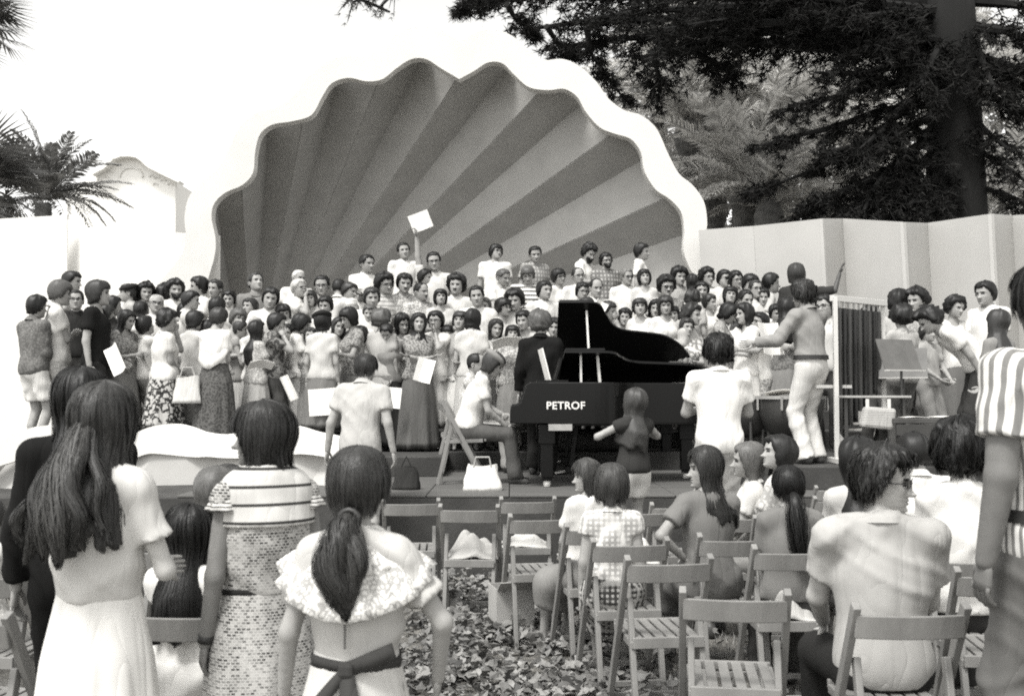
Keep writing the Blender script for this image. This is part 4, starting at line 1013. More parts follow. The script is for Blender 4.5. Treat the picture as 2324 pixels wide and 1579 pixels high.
chair(1338, 1178, 'folding chair under the white top beside the gingham top', R(10), Y=6.35)
chair(2232, 1290, 'folding chair at the row end beside the jeans', R(-6), Y=4.75)
chair(2165, 1255, 'folding chair under the person in the white tee', R(-3), Y=5.15)
chair(1950, 1200, 'folding chair in front of the person in sunglasses', R(0), Y=5.75)
chair(2078, 1170, 'folding chair before the percussion table', R(-2), Y=6.7)
chair(455, 1342, 'folding chair between the two long dresses', R(-5), Y=3.95)
chair(22, 1283, 'folding chair at the end of the row behind the black jacket', R(-6), Y=4.75)
chair(8, 1378, 'folding chair nearest the black trousers at the row end', R(-10), Y=3.85)
chair(440, 1240, 'folding chair of the person leaning forward by the apron', R(-8), Y=5.45)
PX, PY = -.43, 10.45
chair(0, 0, 'folding chair the player in the mottled beret sits on', R(-90), loc=(PX - .02, PY, .70), group='chairs at the pianos')
chair(0, 0, 'folding chair of the player at the second piano', R(-90), loc=(-.58, 12.0, .70), group='chairs at the pianos')

# ================================================================ grand pianos
blk = flat(.006, .3, .22, 'piano_black'); brass = flat(.55, .3, .6)
def piano(name, label, x0, y0, z0, lid_deg, stick_y, lettering=None):
    """keyboard end at x0, treble side at y0, tail towards +X, lid hinged on the far side"""
    e = empty(name, (x0, y0, z0)); tag(e, label, 'piano', 'grand pianos on the stage')
    L, Wd = 2.12, 1.48
    out_ = [(.30, 0), (.62, 0), (.84, .005), (.94, .06), (1.0, .20), (1.07, .36), (1.2, .47), (1.45, .52), (1.7, .58), (1.9, .74), (2.04, .95), (2.12, 1.18), (2.11, 1.36), (2.04, 1.46), (1.94, 1.48), (.30, 1.48)]
    sm = catmull(out_, 4)[:, :2]
    rim = [tuple(p) for p in sm]; n = len(rim)
    cx, cy = np.mean(sm, 0)
    v = []; f = []
    for z in (.58, .60, .975, .985):
        for (a, b) in rim:
            k = .992 if z in (.58, .985) else 1; v.append((cx + (a - cx) * k, cy + (b - cy) * k, z))
    for i in range(3):
        for j in range(n): f.append((i * n + j, i * n + (j + 1) % n, (i + 1) * n + (j + 1) % n, (i + 1) * n + j))
    f.append(tuple(range(n - 1, -1, -1))); b0 = len(v)
    for (a, b) in rim: v.append((cx + (a - cx) * .95, cy + (b - cy) * .95, .985))
    for (a, b) in rim: v.append((cx + (a - cx) * .95, cy + (b - cy) * .95, .86))
    for j in range(n):
        f.append((3 * n + j, 3 * n + (j + 1) % n, b0 + (j + 1) % n, b0 + j)); f.append((b0 + j, b0 + (j + 1) % n, b0 + n + (j + 1) % n, b0 + n + j))
    f.append(tuple(b0 + n + j for j in range(n)))
    mesh_obj('case', v, f, blk, e)
    prof = [(-.02, .60), (.32, .60), (.32, .985), (.14, .985), (.10, .96), (.08, .88), (.055, .80), (.02, .775), (-.03, .77), (-.045, .74), (-.045, .62)]
    for yb in (0.001, Wd - .071):
        MB().prism([(a, yb, z) for a, z in prof], (0, .07, 0)).build('cheek', blk, e, bevel=.006)
    MB().box((.12, Wd / 2, .645), (.34, Wd - .15, .09)).build('key_bed', blk, e, bevel=.004)
    MB().box((-.035, Wd / 2, .70), (.025, Wd - .15, .05)).build('key_slip', blk, e)
    kb_ = MB()
    for i in range(52): kb_.box((.055, .135 + i * .0233, .715), (.15, .0222, .03))
    tag(kb_.build('white_keys', flat(.75, .3, .5), e), kind='stuff')
    kb_ = MB()
    for i in range(51):
        if i % 7 in (0, 1, 3, 4, 5): kb_.box((.085, .147 + i * .0233, .737), (.095, .011, .02))
    tag(kb_.build('black_keys', blk, e), kind='stuff')
    MB().box((.165, Wd / 2, .80), (.03, Wd - .15, .17), Matrix.Rotation(R(-12), 3, 'Y')).build('fallboard', blk, e)
    MB().box((.36, Wd / 2, 1.00), (.30, .95, .02)).build('desk_shelf', blk, e)
    md = MB(); md.box((.42, Wd / 2, 1.12), (.02, .72, .22), Matrix.Rotation(R(16), 3, 'Y')); md.build('music_desk', blk, e)
    # lid
    h_ = empty_lid = None
    ca, sa = math.cos(R(lid_deg)), math.sin(R(lid_deg))
    def lidp(a, b, t): d = Wd - b; return (a, Wd - d * ca + t * sa * 1, 1.0 + d * sa + t * ca)
    lo_ = [(a, b) for a, b in rim if a >= .46]; lo_ = [(.46, -.015)] + [(a + (.012 if a > 1 else 0), b - .015 if b < 1.3 else b) for a, b in lo_] + [(.46, Wd)]
    n2 = len(lo_); v = [lidp(a, b, 0) for a, b in lo_] + [lidp(a, b, .022) for a, b in lo_]
    f = [tuple(range(n2 - 1, -1, -1)), tuple(range(n2, 2 * n2))] + [(i, (i + 1) % n2, (i + 1) % n2 + n2, i + n2) for i in range(n2)]
    ld = mesh_obj('lid', v, f, blk, e)
    fl = [(.47, -.01), (.84, -.01), (.84, Wd), (.47, Wd)]
    v = [lidp(a, b, .026) for a, b in fl] + [lidp(a, b, .046) for a, b in fl]
    mesh_obj('lid_flap', v, [(3, 2, 1, 0), (4, 5, 6, 7)] + [(i, (i + 1) % 4, (i + 1) % 4 + 4, i + 4) for i in range(4)], blk, ld)
    b_ = .12; top_ = lidp(.78, b_, -.003)
    MB().bar((.80, .07, .93), top_, .022, .022).build('prop_stick', plain(.5, .4, .1), e)
    if lid_deg < 20: MB().bar((.62, .07, .93), lidp(.62, .10, 0), .02, .02).build('prop_stick', plain(.5, .4, .1), e)
    for (a, b) in ((.30, .16), (.30, Wd - .16), (1.78, 1.16)):
        lg = MB(); lg.box((a, b, .50), (.15, .15, .19)); lg.box((a, b, .26), (.115, .115, .34)); lg.box((a, b, .075), (.09, .09, .03)); o = lg.build('leg', blk, e, bevel=.008)
        MB().lathe([(.0, -.035), (.03, -.035), (.036, -.01), (.03, .02), (0, .02)], (a, b, .04), 12).build('caster', brass, o)
    ly = MB(); ly.bar((.62, Wd / 2 - .07, .60), (.56, Wd / 2 - .07, .16), .03, .03); ly.bar((.62, Wd / 2 + .07, .60), (.56, Wd / 2 + .07, .16), .03, .03); ly.box((.55, Wd / 2, .13), (.10, .26, .06))
    o = ly.build('pedal_lyre', blk, e, bevel=.004)
    for k in (-1, 0, 1): MB().bar((.52, Wd / 2 + .06 * k, .115), (.40, Wd / 2 + .06 * k, .09), .025, .01).build('pedal', brass, o)
    if lettering:
        cu = bpy.data.curves.new('t', 'FONT'); cu.body = lettering; cu.size = .098; cu.extrude = .002; cu.offset = .0022; cu.align_x = 'CENTER'; cu.align_y = 'CENTER'; cu.space_character = 1.08
        to = bpy.data.objects.new('t', cu); col.objects.link(to); dg = bpy.context.evaluated_depsgraph_get(); me = bpy.data.meshes.new_from_object(to.evaluated_get(dg)); bpy.data.objects.remove(to)
        me.materials.clear(); me.materials.append(flat(.72, .4)); lt = bpy.data.objects.new('lettering', me); col.objects.link(lt); lt.parent = e
        lt.rotation_euler = (R(90), 0, 0); lt.location = (.47, -.004, .765)
        MB().box((.42, -.006, .565), (.22, .012, .06)).build('name_plate', plain(.35, .5, .2), e)
    return e
piano('grand_piano', 'black grand piano with its maker name in white on the side and lid slightly open', .03, 9.88, .70, 10, 0, 'PETROF')
piano('grand_piano', 'black grand piano behind the first with its lid propped wide open', .06, 11.50, .70, 37, 0)
def sheet(name, label, c, w_, h_, rot, mat=None, cat='sheet music', bend=.02, group=None, thick=.003):
    v = []; n = 6
    for i in range(n + 1):
        t = i / n - .5
        for s in (-.5, .5): v.append((t * w_, bend * math.cos(t * 5) + .0, s * h_))
    f = [(2 * i, 2 * i + 2, 2 * i + 3, 2 * i + 1) for i in range(n)]
    o = mesh_obj(name, v, f, mat or plain(.82, .7, .05, 5, .05, 20, name='paper')); o.location = c; o.rotation_euler = rot
    m = o.modifiers.new('t', 'SOLIDIFY'); m.thickness = thick
    return tag(o, label, cat, group)
sheet('open_score', 'open white score leaning on the music desk of the near piano', (.33, 10.62, 1.86), .52, .34, (R(-14), 0, R(90)), cat='score', thick=.012)
sheet('open_score', 'score lying by the open lid of the second piano', (.42, 12.2, 1.84), .45, .30, (R(-14), 0, R(90)), cat='score', thick=.012)

# ================================================================ percussion
copper = plain(.05, .35, .3, 3, .1, 20, spec=.6, name='kettle'); skin_d = plain(.62, .6, .1, 4, .03, 20, name='drum_skin'); metal = flat(.35, .35, .6, 'bright_metal'); dkm = flat(.04, .4, .5, 'dark_metal')
def timpani(label, c, rad):
    e = empty('kettledrum', c); e.scale = (1, 1, .84); tag(e, label, 'drum', 'kettledrums before the conductor')
    MB().lathe([(.02, .24), (rad * .5, .26), (rad * .82, .36), (rad * .98, .55), (rad, .74)], (0, 0, 0), 32).build('bowl', copper, e, True)
    MB().lathe([(rad, .735), (rad * 1.05, .735), (rad * 1.05, .775), (rad * .97, .775)], (0, 0, 0), 32).build('hoop', metal, e)
    MB().lathe([(0.001, .770), (rad * .98, .770)], (0, 0, 0), 32).build('skin', skin_d, e)
    for i in range(6):
        a = i * 1.047; MB().bar((rad * 1.06 * math.cos(a), rad * 1.06 * math.sin(a), .77), (rad * 1.06 * math.cos(a), rad * 1.06 * math.sin(a), .60), .02, .02).build('tension_rod', metal, e)
    for i in range(3):
        a = i * 2.094 + .5; MB().tube([(rad * .9 * math.cos(a), rad * .9 * math.sin(a), .45), (rad * .95 * math.cos(a), rad * .95 * math.sin(a), .0)], .018, 8).build('leg', dkm, e)
    return e
tz = .70
timpani('kettledrum with pale skin beside the conductor', Vector((2.90, 11.0, .908)), .33)
timpani('smaller kettledrum partly behind the bright white shirt', Vector((2.50, 11.35, .908)), .31)
sheet('loose_score', 'printed score spread over the kettledrum', Vector((2.83, 10.92, .908 + .672)), .42, .30, (R(80), 0, R(-20)), cat='score')
# tubular bells
tb = empty('tubular_bells', at(1948, 900, 10.3)); tb.location.z = .908; tag(tb, 'rack of dark tubular bells hanging in a white frame', 'tubular bells')
wf = flat(.56, .5, .4, 'white_frame'); a0 = at(1898, 900, 10.15).x - tb.location.x; a1 = at(2006, 900, 10.75).x - tb.location.x; ya, yb_ = -.15, .45
for k, (xx, yy) in enumerate(((a0, ya), (a1, yb_))):
    o = MB().bar((xx, yy, .04), (xx, yy, 1.60), .042, .042).build('post', wf, tb, bevel=.004)
    MB().bar((xx, yy - .25, .03), (xx, yy + .25, .03), .05, .05).build('foot', wf, tb, bevel=.004)
    if k == 0: MB().prism([(xx + .02, yy - .012, .30), (xx + .02, yy - .012, .06), (xx + .22, yy + .08, .06)], (0, .02, 0)).build('brace', wf, tb)
MB().bar((a0 - .03, ya, 1.59), (a1 + .03, yb_, 1.59), .05, .06).build('top_bar', wf, tb, bevel=.004)
MB().bar((a0 - .20, ya - .02, .74), (a0 + .18, ya + .12, .74), .03, .03).build('damper_bar', wf, tb)
MB().bar((a0, ya, .35), (a1, yb_, .35), .035, .035).build('low_bar', dkm, tb)
for i in range(9):
    t = (i + .7) / 9.6; xx, yy = a0 + (a1 - a0) * t, ya + (yb_ - ya) * t; ln = 1.28 - .07 * i
    o = MB().tube([(xx, yy, 1.50), (xx, yy, 1.50 - ln)], .024, 12).build('tube', flat(.012 if i % 2 else .04, .3, .4), tb)
    MB().tube([(xx, yy, 1.57), (xx, yy, 1.49)], .012, 6).build('hook', metal, o)
    if i < 8 and i % 2:
        xx, yy = a0 + (a1 - a0) * (t + .05), ya + .07 + (yb_ - ya) * (t + .05); MB().tube([(xx, yy, 1.46), (xx, yy, 1.46 - ln)], .026, 12).build('tube', flat(.01, .3, .4), tb)
def stand(label, c, rz, zt, w_=.46, sheets=True, m=None):
    e = empty('music_stand', c, rz); tag(e, label, 'music stand', 'music stands on the stage'); m = m or plain(.12, .5, .2)
    MB().tube([(0, 0, .05), (0, 0, zt)], .012, 8).build('pole', dkm, e)
    for i in range(3): MB().tube([(0, 0, .22), (.26 * math.cos(i * 2.09), .26 * math.sin(i * 2.09), .01)], .01, 6).build('leg', dkm, e)
    o = MB().box((0, .03, zt + .12), (w_, .012, .32), Matrix.Rotation(R(-22), 3, 'X')).build('desk', m, e)
    MB().box((0, -.05, zt - .03), (w_, .06, .012)).build('ledge', plain(.5, .5, .1), o)
    return e
stand('music stand with dark desk between the bells and the table', Vector((3.70, 10.05, .908)), R(25), .92)
stand('music stand tilted over the percussion table', Vector((3.92, 10.6, .908)), R(-20), .86)
sheet('open_score', 'open white score held up before the conductor', at(1748, 768, 10.75), .30, .34, (R(-15), 0, R(35)), cat='score')
# percussion table
pt = empty('percussion_table', Vector((4.12, 9.95, .908))); tag(pt, 'long dark percussion table strewn with small instruments', 'table')
MB().box((0, 0, .42), (1.25, .5, .045)).build('table_top', plain(.07, .6, .3), pt, bevel=.006)
for sx in (-.56, .56):
    for sy in (-.2, .2): MB().bar((sx, sy, 0), (sx, sy, .40), .05, .05).build('leg', plain(.05, .6), pt)
MB().box((0, -.235, .34), (1.2, .03, .10)).build('apron', plain(.05, .6), pt)
for i, (dx, w_, t_) in enumerate(((-.38, .22, .75), (-.05, .30, .7), (.22, .26, .8), (.45, .15, .6))):
    sheet('loose_paper', ('white sheet at the bells end of the percussion table', 'wide white sheet under the hands bending over the table', 'white sheet beside the bending white tee on the table', 'small sheet at the far end of the percussion table')[i], Vector((4.12 + dx, 9.88, .908 + .452 + .004 * i)), w_, .2, (R(90), 0, R(10 * i)), cat='paper', bend=.004)
sb = empty('striped_bag', at(1998, 962, 9.75) + Vector((0, 0, 0))); sb.location.z = 1.36; tag(sb, 'pale striped shoulder bag hanging at the percussion shelf', 'bag')
bm_ = MB(); bm_.prism([(-.17, 0, -.09), (.13, 0, -.12), (.16, 0, .08), (-.13, 0, .10)], (0, .12, 0)); bm_.build('bag_body', cloth(.6, 'stripe', .3, 4), sb, bevel=.03)
for xx in (-.1, .1): MB().bar((xx, .05, .06), (xx, .05, .17), .03, .01).build('strap', cloth(.75), sb)
sh_ = MB().box((at(1985, 900, 9.95).x, 9.95, 1.55), (.62, .20, .02)).build('percussion_shelf', plain(.38, .5, .1), None, bevel=.003); tag(sh_, 'narrow pale shelf holding the striped bag', 'shelf')
for xx in (-.27, .27): MB().bar((at(1985, 900, 9.95).x + xx, 9.95, .908), (at(1985, 900, 9.95).x + xx, 9.95, 1.54), .025, .025).build('leg', dkm, sh_)

# ================================================================ bags, box, cloths
wb = empty('white_bag', onz(1095, 1112, .70)); tag(wb, 'white canvas bag on the stage beside the piano player chair', 'bag')
def sack(wd, dp, ht, seed, top=.7):
    r_ = np.random.default_rng(seed); v = []; n = 20; m = 8
    for i in range(m):
        t = i / (m - 1)
        for a in range(n):
            an = 2 * math.pi * a / n; q = (1 - (1 - top) * t) * (1 + .07 * math.sin(3 * an + 5 * t + seed) + .04 * math.sin(7 * an - 6 * t)); sq = 1 / max(abs(math.cos(an)), abs(math.sin(an))) ** .6
            v.append((wd / 2 * q * sq * math.cos(an), dp / 2 * q * sq * math.sin(an) * (1 - .6 * t), ht * t * (1 + .05 * math.sin(2 * an + seed))))
    f = [(i * n + a, i * n + (a + 1) % n, (i + 1) * n + (a + 1) % n, (i + 1) * n + a) for i in range(m - 1) for a in range(n)] + [tuple(range(n - 1, -1, -1))]
    return v, f
v, f = sack(.36, .16, .23, 2); mesh_obj('bag_body', v, f, cloth(.78), wb, True)
for s in (-1, 1): MB().tube([(-.08, s * .02, .21), (-.06, s * .02, .30), (.06, s * .02, .30), (.08, s * .02, .21)], .008, 6).build('handle', cloth(.5), wb)
db = empty('dark_bag', onz(922, 1110, .70)); tag(db, 'dark slouched bag on the stage edge by the step', 'bag'); v, f = sack(.26, .16, .2, 5, .75); mesh_obj('bag_body', v, f, cloth(.05), db, True); MB().tube([(-.05, 0, .2), (0, 0, .3), (.05, 0, .2)], .008, 6).build('handle', cloth(.05), db)
cb = empty('cardboard_box', onz(1160, 1440, 0), R(14)); tag(cb, 'open cardboard box on the ivy beside the chairs', 'box')
cm = plain(.36, .9, .12, 5, .1, 30, name='cardboard')
for c, d in (((0, -.12, .16), (.25, .006, .32)), ((0, .12, .16), (.25, .006, .32)), ((-.123, 0, .16), (.006, .234, .32)), ((.123, 0, .16), (.006, .234, .32)), ((0, 0, .004), (.24, .23, .006))): MB().box(c, d).build('side', cm, cb)
MB().box((0, -.17, .345), (.245, .11, .005), Matrix.Rotation(R(-35), 3, 'X')).build('flap', cm, cb); MB().box((.16, 0, .345), (.10, .23, .005), Matrix.Rotation(R(-40), 3, 'Y')).build('flap', cm, cb)
MB().box((0, -.1245, .14), (.07, .001, .03)).build('print_mark', plain(.2), cb)
def cloth_heap(name, label, c, wd, dp, ht, tone, seed, cat='cloth'):
    r_ = np.random.default_rng(seed); ph_ = r_.uniform(0, 6, 6); n = 22; v = []
    for i in range(n):
        for j in range(n):
            x, y = i / (n - 1) * 2 - 1, j / (n - 1) * 2 - 1; rr = math.hypot(x, y); e_ = max(0, 1 - rr ** 2.2 * .9)
            v.append((x * wd / 2, y * dp / 2, ht * e_ * (.75 + .25 * math.sin(5 * x + 3 * y + ph_[0]) + .2 * math.sin(9 * y - 4 * x + ph_[1]))))
    o = mesh_obj(name, v, [(i * n + j, (i + 1) * n + j, (i + 1) * n + j + 1, i * n + j + 1) for i in range(n - 1) for j in range(n - 1)], cloth(tone), None, True); o.location = c
    o.modifiers.new('t', 'SOLIDIFY').thickness = .006; return tag(o, label, cat)
def onchair(x, y, Y=None, dy=.0): Y = Y or 1800. / (y - 900); p = at(x, 900, Y); return (p.x, Y + dy, .452)
cloth_heap('folded_cloth', 'crumpled pale cloth heaped on a chair before the stage', onchair(1073, 1143), .36, .32, .16, .5, 1)
cloth_heap('folded_coat', 'rumpled light coat on the chair seat beside the white bag', onchair(1190, 1126), .34, .34, .10, .6, 3, 'coat')
cloth_heap('folded_sweater', 'white sweater bundled on the chair beyond the gingham top', onchair(1440, 1122, 7.2), .3, .3, .14, .75, 4, 'sweater')
cloth_heap('folded_sweater', 'crumpled printed bundle on the chair behind the grey top', (at(1775, 900, 5.3).x + .02, 5.33, .452), .26, .14, .12, .6, 6, 'sweater')
cloth_heap('folded_cloth', 'white cloth lying over the chair near the conductor', onchair(1885, 1092, 8.9), .34, .3, .10, .8, 7)
# ================================================================ people on the stage
CHOIR = 'singers of the choir on the risers'
def P(x, yt, face, sex, hair, top, bot, arms, label, Y=None, fl=None, group=CHOIR, **kw):
    nom = {'m': 1.76, 'f': 1.63, 'c': 1.3}[sex]
    if Y is None:
        best = min(FLOORS, key=lambda q: abs(at(x, yt, q[0]).z - q[1] - .02 - nom)); Y, fl = best
        Y += ((x * 7.31) % 1 - .5) * .3
    p = at(x, yt, Y); extra_h = .02 + (.03 if hair and hair[0] in ('bushy', 'curly') else 0)
    h = kw.pop('h', None) or (p.z - fl - extra_h)
    if not 1.38 < h < 2.0 and sex != 'c': print('HEIGHT', label, round(h, 2))
    h = min(max(h, 1.0), 1.98)
    if isinstance(arms, str): arms = (arms, arms)
    return person((p.x, Y, fl), R(face), label, sex, h, hair, top, bot, arms, group=group, **kw)
dk, br, lt, gr = .018, .045, .12, .4
WT = (.62, 'short'); SK = .40
# --- left wing
P(81, 672, 150, 'm', ('mid', dk), (.24, 'long', 'print', .14, -.06), ('shorts', .8, '', 0, .75), 'front', 'person in mottled grey jacket and white shorts, back turned, at the end of the choir', Y=12.2, fl=.906)
P(132, 631, 115, 'm', ('bowl', lt), (.75, 'short'), ('trousers', .6, 'print', .45), 'folded', 'person in white shirt and pale print trousers with arms folded', Y=12.4, fl=.906)
P(160, 617, 100, 'm', ('mid', dk), (.6, 'short'), ('trousers', .2), 'down', 'person in pale shirt whose head rises behind the folded arms and print trousers')
P(174, 660, 20, 'm', ('short', dk), (.03, 'short'), ('trousers', .1), 'down', 'person with heavy glasses and black collared shirt behind the black tee', extra=('glasses',))
P(223, 640, 95, 'm', ('bob', br), (.015, 'short', '', 0, -.06, False), ('trousers', .04), ('down', 'fwd'), 'person in black tee and dark trousers, a bare forearm hanging beside white papers', Y=12.3, fl=.906)
P(258, 674, 110, 'f', ('mid', dk), (.05, 'short'), ('skirt', .1), 'book', 'person in black blouse bending the head down, next to the black tee')
P(291, 645, -60, 'm', ('short', br), (.5, 'short'), ('trousers', .2), 'down', 'person in a flat dark beret standing before the white wall', hat=('beret', .03))
P(303, 656, 160, 'f', ('long', dk), (.6, 'short'), ('skirt', .3), 'book', 'person in white top, back turned, just below the flat dark beret')
P(331, 638, 30, 'm', ('curly', dk), (.7, 'short'), ('trousers', .2), 'down', 'person in white shirt standing alone against the white wall, arms down')
P(353, 668, 10, 'm', ('bald', gr), (.7, 'short'), ('trousers', .3), 'book', 'person in white shirt and glasses facing front, reading, below the white wall', extra=('glasses',))
P(321, 684, 170, 'f', ('bob', dk), (.45, 'short', 'print', .2), ('skirt', .2), 'book', 'person in printed blouse with back turned, reading, left of the flowered skirt')
P(397, 633, 35, 'm', ('bushy', dk), (.75, 'short'), ('trousers', .3), 'down', 'person in white shirt, bearded, half turned, arms down before the white wall', beard=('beard', dk))
P(377, 642, 170, 'm', ('curly', dk), (.5, 'short'), ('trousers', .2), 'down', 'person in grey shirt with back turned close behind the bearded one in white')
P(453, 630, -55, 'm', ('mid', dk), (.78, 'short'), ('trousers', .4), 'book', 'person in white shirt turning away to read beside the foot of the shell')
P(488, 634, -15, 'm', ('short', br), (.75, 'short'), ('trousers', .3), 'down', 'person in white shirt, arms down, facing out at the foot of the shell')
P(419, 687, 165, 'f', ('bowl', dk), (.7, 'short'), ('skirt', .4), 'book', 'person in white top with back turned, directly above the flowered skirt')
P(491, 676, 140, 'f', ('bob', dk), (.7, 'short'), ('skirt', .4), 'book', 'person in white top with back turned, directly above the white shawl')
P(376, 700, 125, 'f', ('curly', dk), (.75, 'short', '', 0, -.08), ('skirt', .55, 'flower', .04, .62), ('front', 'chin'), 'person in white blouse and flowered skirt raising a hand to the face', Y=12.25, fl=.906, build=1.22)
P(440, 705, 150, 'f', ('bob', dk), (.6, 'short'), ('skirt', .3), 'book', 'person in pale top with back turned, between the flowered skirt and the white shawl')
sw = P(491, 698, 160, 'f', ('mid', br), (.8, 'short', '', 0, .12), ('dress', .09, 'print', .15, .93), 'front', 'person in long dark dress with a white shawl round the shoulders', Y=12.0, fl=.906, build=1.05)
P(535, 700, 60, 'f', ('bowl', lt), (.6, 'short'), ('skirt', .3), 'book', 'person in pale top turning right above the grey bodice and pleated skirt')
P(541, 726, 100, 'f', ('back', br), (.3, 'none'), ('skirt', .62, 'vstripe', .45, .75), 'book', 'person in grey sleeveless bodice and pale pleated skirt, reading')
P(582, 619, 15, 'm', ('short', br), (.25, 'long', '', 0, -.05), ('trousers', .2), 'down', 'person in dark long sleeved pullover over a pale collar, arms at sides')
P(566, 676, -25, 'f', ('mid', br), (.7, 'short'), ('skirt', .3), 'book', 'person in white top, reading, just below the dark pullover')
P(646, 690, 10, 'f', ('bob', dk), (.6, 'short'), ('skirt', .3), 'book', 'person in pale top facing front between the dark pullover and the large beret')
P(675, 612, 20, 'm', ('crop', .5), (.78, 'short'), ('trousers', .4), 'down', 'person in white shirt standing straight behind the one with a hand at the chin')
P(679, 634, 55, 'm', ('short', .45), (.78, 'short'), ('trousers', .4), ('chin', 'folded'), 'person in white shirt with one hand at the chin')
P(732, 627, 10, 'm', ('short', dk), (.5, 'short'), ('trousers', .2), 'down', 'person with glasses and grey shirt beside the striped white back', extra=('glasses',))
P(769, 632, 165, 'm', ('bald', dk), (.75, 'short', 'stripe', .55), ('trousers', .3), 'front', 'person in white striped shirt with back to the audience, on an upper riser', build=1.1)
P(788, 640, 60, 'm', ('mid', br), (.6, 'short'), ('trousers', .3), 'down', 'person in pale shirt half hidden by the striped white back')
P(832, 578, 30, 'm', ('short', dk), (.78, 'short'), ('trousers', .3), 'folded', 'person in white shirt with arms folded in the top row, against the shell')
P(919, 552, 15, 'm', ('short', dk), (.74, 'short'), ('trousers', .3), 'down', 'person in white open collared shirt, arms down, beside the raised score in the top row')
wv = P(987, 573, 5, 'm', ('short', dk), (.68, 'short'), ('trousers', .3), (((.06, -.05, .56), (1, .3, 0), 1.1), 'down'), 'person with glasses in pale shirt holding a white score up overhead', extra=('glasses',))
P(873, 619, 30, 'm', ('bushy', dk), (.6, 'short', 'stripe', .35), ('trousers', .3), 'book', 'person with glasses in a pale striped shirt, reading, below the raised score', extra=('glasses',))
P(916, 622, 15, 'm', ('mid', dk), (.55, 'short', 'print', .3), ('trousers', .3), 'book', 'person in patterned shirt with moustache, reading, below the raised score', beard=('moustache', dk))
P(956, 642, 20, 'm', ('recede', dk), (.6, 'short', 'print', .3), ('trousers', .3), 'book', 'person in loosely printed shirt, reading, next to the patterned shirt', beard=('moustache', dk))
P(964, 612, 70, 'm', ('mid', dk), (.6, 'short'), ('trousers', .3), 'down', 'person in pale shirt turned sideways directly under the raised score')
P(1035, 622, 0, 'm', ('bushy', dk), (.66, 'short'), ('trousers', .3), 'down', 'person in pale collared shirt with moustache facing straight out, arms down', beard=('moustache', dk))
# --- women in front, left
P(583, 728, 130, 'f', ('longer', dk), (.6, 'short', 'print', .4), ('skirt', .5, '', .1, .5), 'book', 'person in white printed smock bending over music in the front row', Y=12.35, fl=.906)
P(625, 714, 95, 'm', ('mid', dk), (.09, 'short', 'flower', .3), ('trousers', .1), ('cheek', 'front'), 'person in dark flowered top raising a hand to the face', Y=12.5, fl=.906, h=1.6)
P(676, 712, 110, 'f', ('bob', dk), (.75, 'short'), ('skirt', .6), 'book', 'person in white top turned to the side between flowered top and large beret')
bag43 = P(734, 708, 165, 'f', ('bob', dk), (.6, 'short'), ('skirt', .22, '', .1, .62), ('down', 'down'), 'person in a large dark beret, pale blouse and grey skirt, back turned', Y=12.15, fl=.906, hat=('beret', .03))
P(582, 718, 40, 'f', ('short', .35), (.7, 'short'), ('skirt', .4), 'book', 'person in white top half hidden by the printed smock')
P(800, 697, -60, 'f', ('bob', dk), (.2, 'short', 'print', .4), ('skirt', .2), 'book', 'person in dark printed top with head bent down to read', head=(0, 20))
P(838, 690, 10, 'f', ('mid', lt), (.75, 'none'), ('skirt', .4), 'down', 'person in white sleeveless top standing behind the bowed head')
P(868, 698, 160, 'f', ('bushy', lt), (.5, 'short'), ('skirt', .4), 'down', 'person in grey top turned away just behind the bowed head')
P(765, 720, 30, 'f', ('long', br), (.72, 'short', 'print', .5), ('skirt', .4, 'flower', .1, .5), 'book', 'person in white print blouse and flowered skirt behind the one climbing the step')
P(820, 740, -10, 'f', ('bob', br), (.5, 'none', 'stripe', .75), ('skirt', .45), 'front', 'person in striped sleeveless bodice with hands in front, behind the climbing person')
P(881, 727, 0, 'f', ('short', dk), (.26, 'short'), ('skirt', .035, '', .1, .86), 'low', 'person in grey tee and long black skirt with bowed head and clasped hands', Y=12.6, fl=.906, head=(0, 32))
P(949, 711, 20, 'f', ('longer', dk), (.2, 'short', 'print', .4), ('skirt', .17, '', .1, .9), 'folded', 'person in print top and long grey skirt with folded arms, front row', Y=12.55, fl=.906)
P(912, 712, 40, 'f', ('longer', dk), (.6, 'short'), ('skirt', .3), 'book', 'person in pale top between the bowed head and the long grey skirt')
P(989, 706, -20, 'f', ('mid', dk), (.68, 'short'), ('skirt', .5), ('down', 'cheek'), 'person with glasses in pale top shading the face with one hand', extra=('glasses',))
P(1044, 706, 0, 'f', ('bowl', br), (.36, 'short'), ('skirt', .68, '', .1, .6), 'low', 'person in grey tee and white skirt with hands held low', Y=12.75, fl=.906)
P(1071, 702, 170, 'f', ('bob', dk), (.6, 'short'), ('skirt', .5), 'down', 'person in pale top turned away just behind the grey tee and white skirt')
P(1099, 676, 5, 'f', ('mid', lt), (.75, 'short'), ('skirt', .5), 'book', 'person in white knitted top holding sheet music')
P(1140, 676, 55, 'f', ('bowl', dk), (.6, 'short'), ('skirt', .4), 'book', 'person in pale top, reading, turned towards the pianos')
P(1190, 705, -5, 'f', ('mid', dk), (.58, 'short', 'stripe', .38), ('skirt', .6, '', .1, .6), ('front', 'reach'), 'person in striped blouse and pale skirt reaching out at the pianos', Y=12.75, fl=.906)
P(1256, 722, -30, 'f', ('mid', dk), (.5, 'short'), ('skirt', .4), 'down', 'person in grey top peering out between black jacket and piano lid')
P(1228, 706, 165, 'm', ('curly', lt), (.012, 'long', '', 0, -.12), ('trousers', .03), ('front', 'down'), 'person in black jacket and black trousers with back turned, standing between the pianos', Y=11.6, fl=.70, h=1.75)
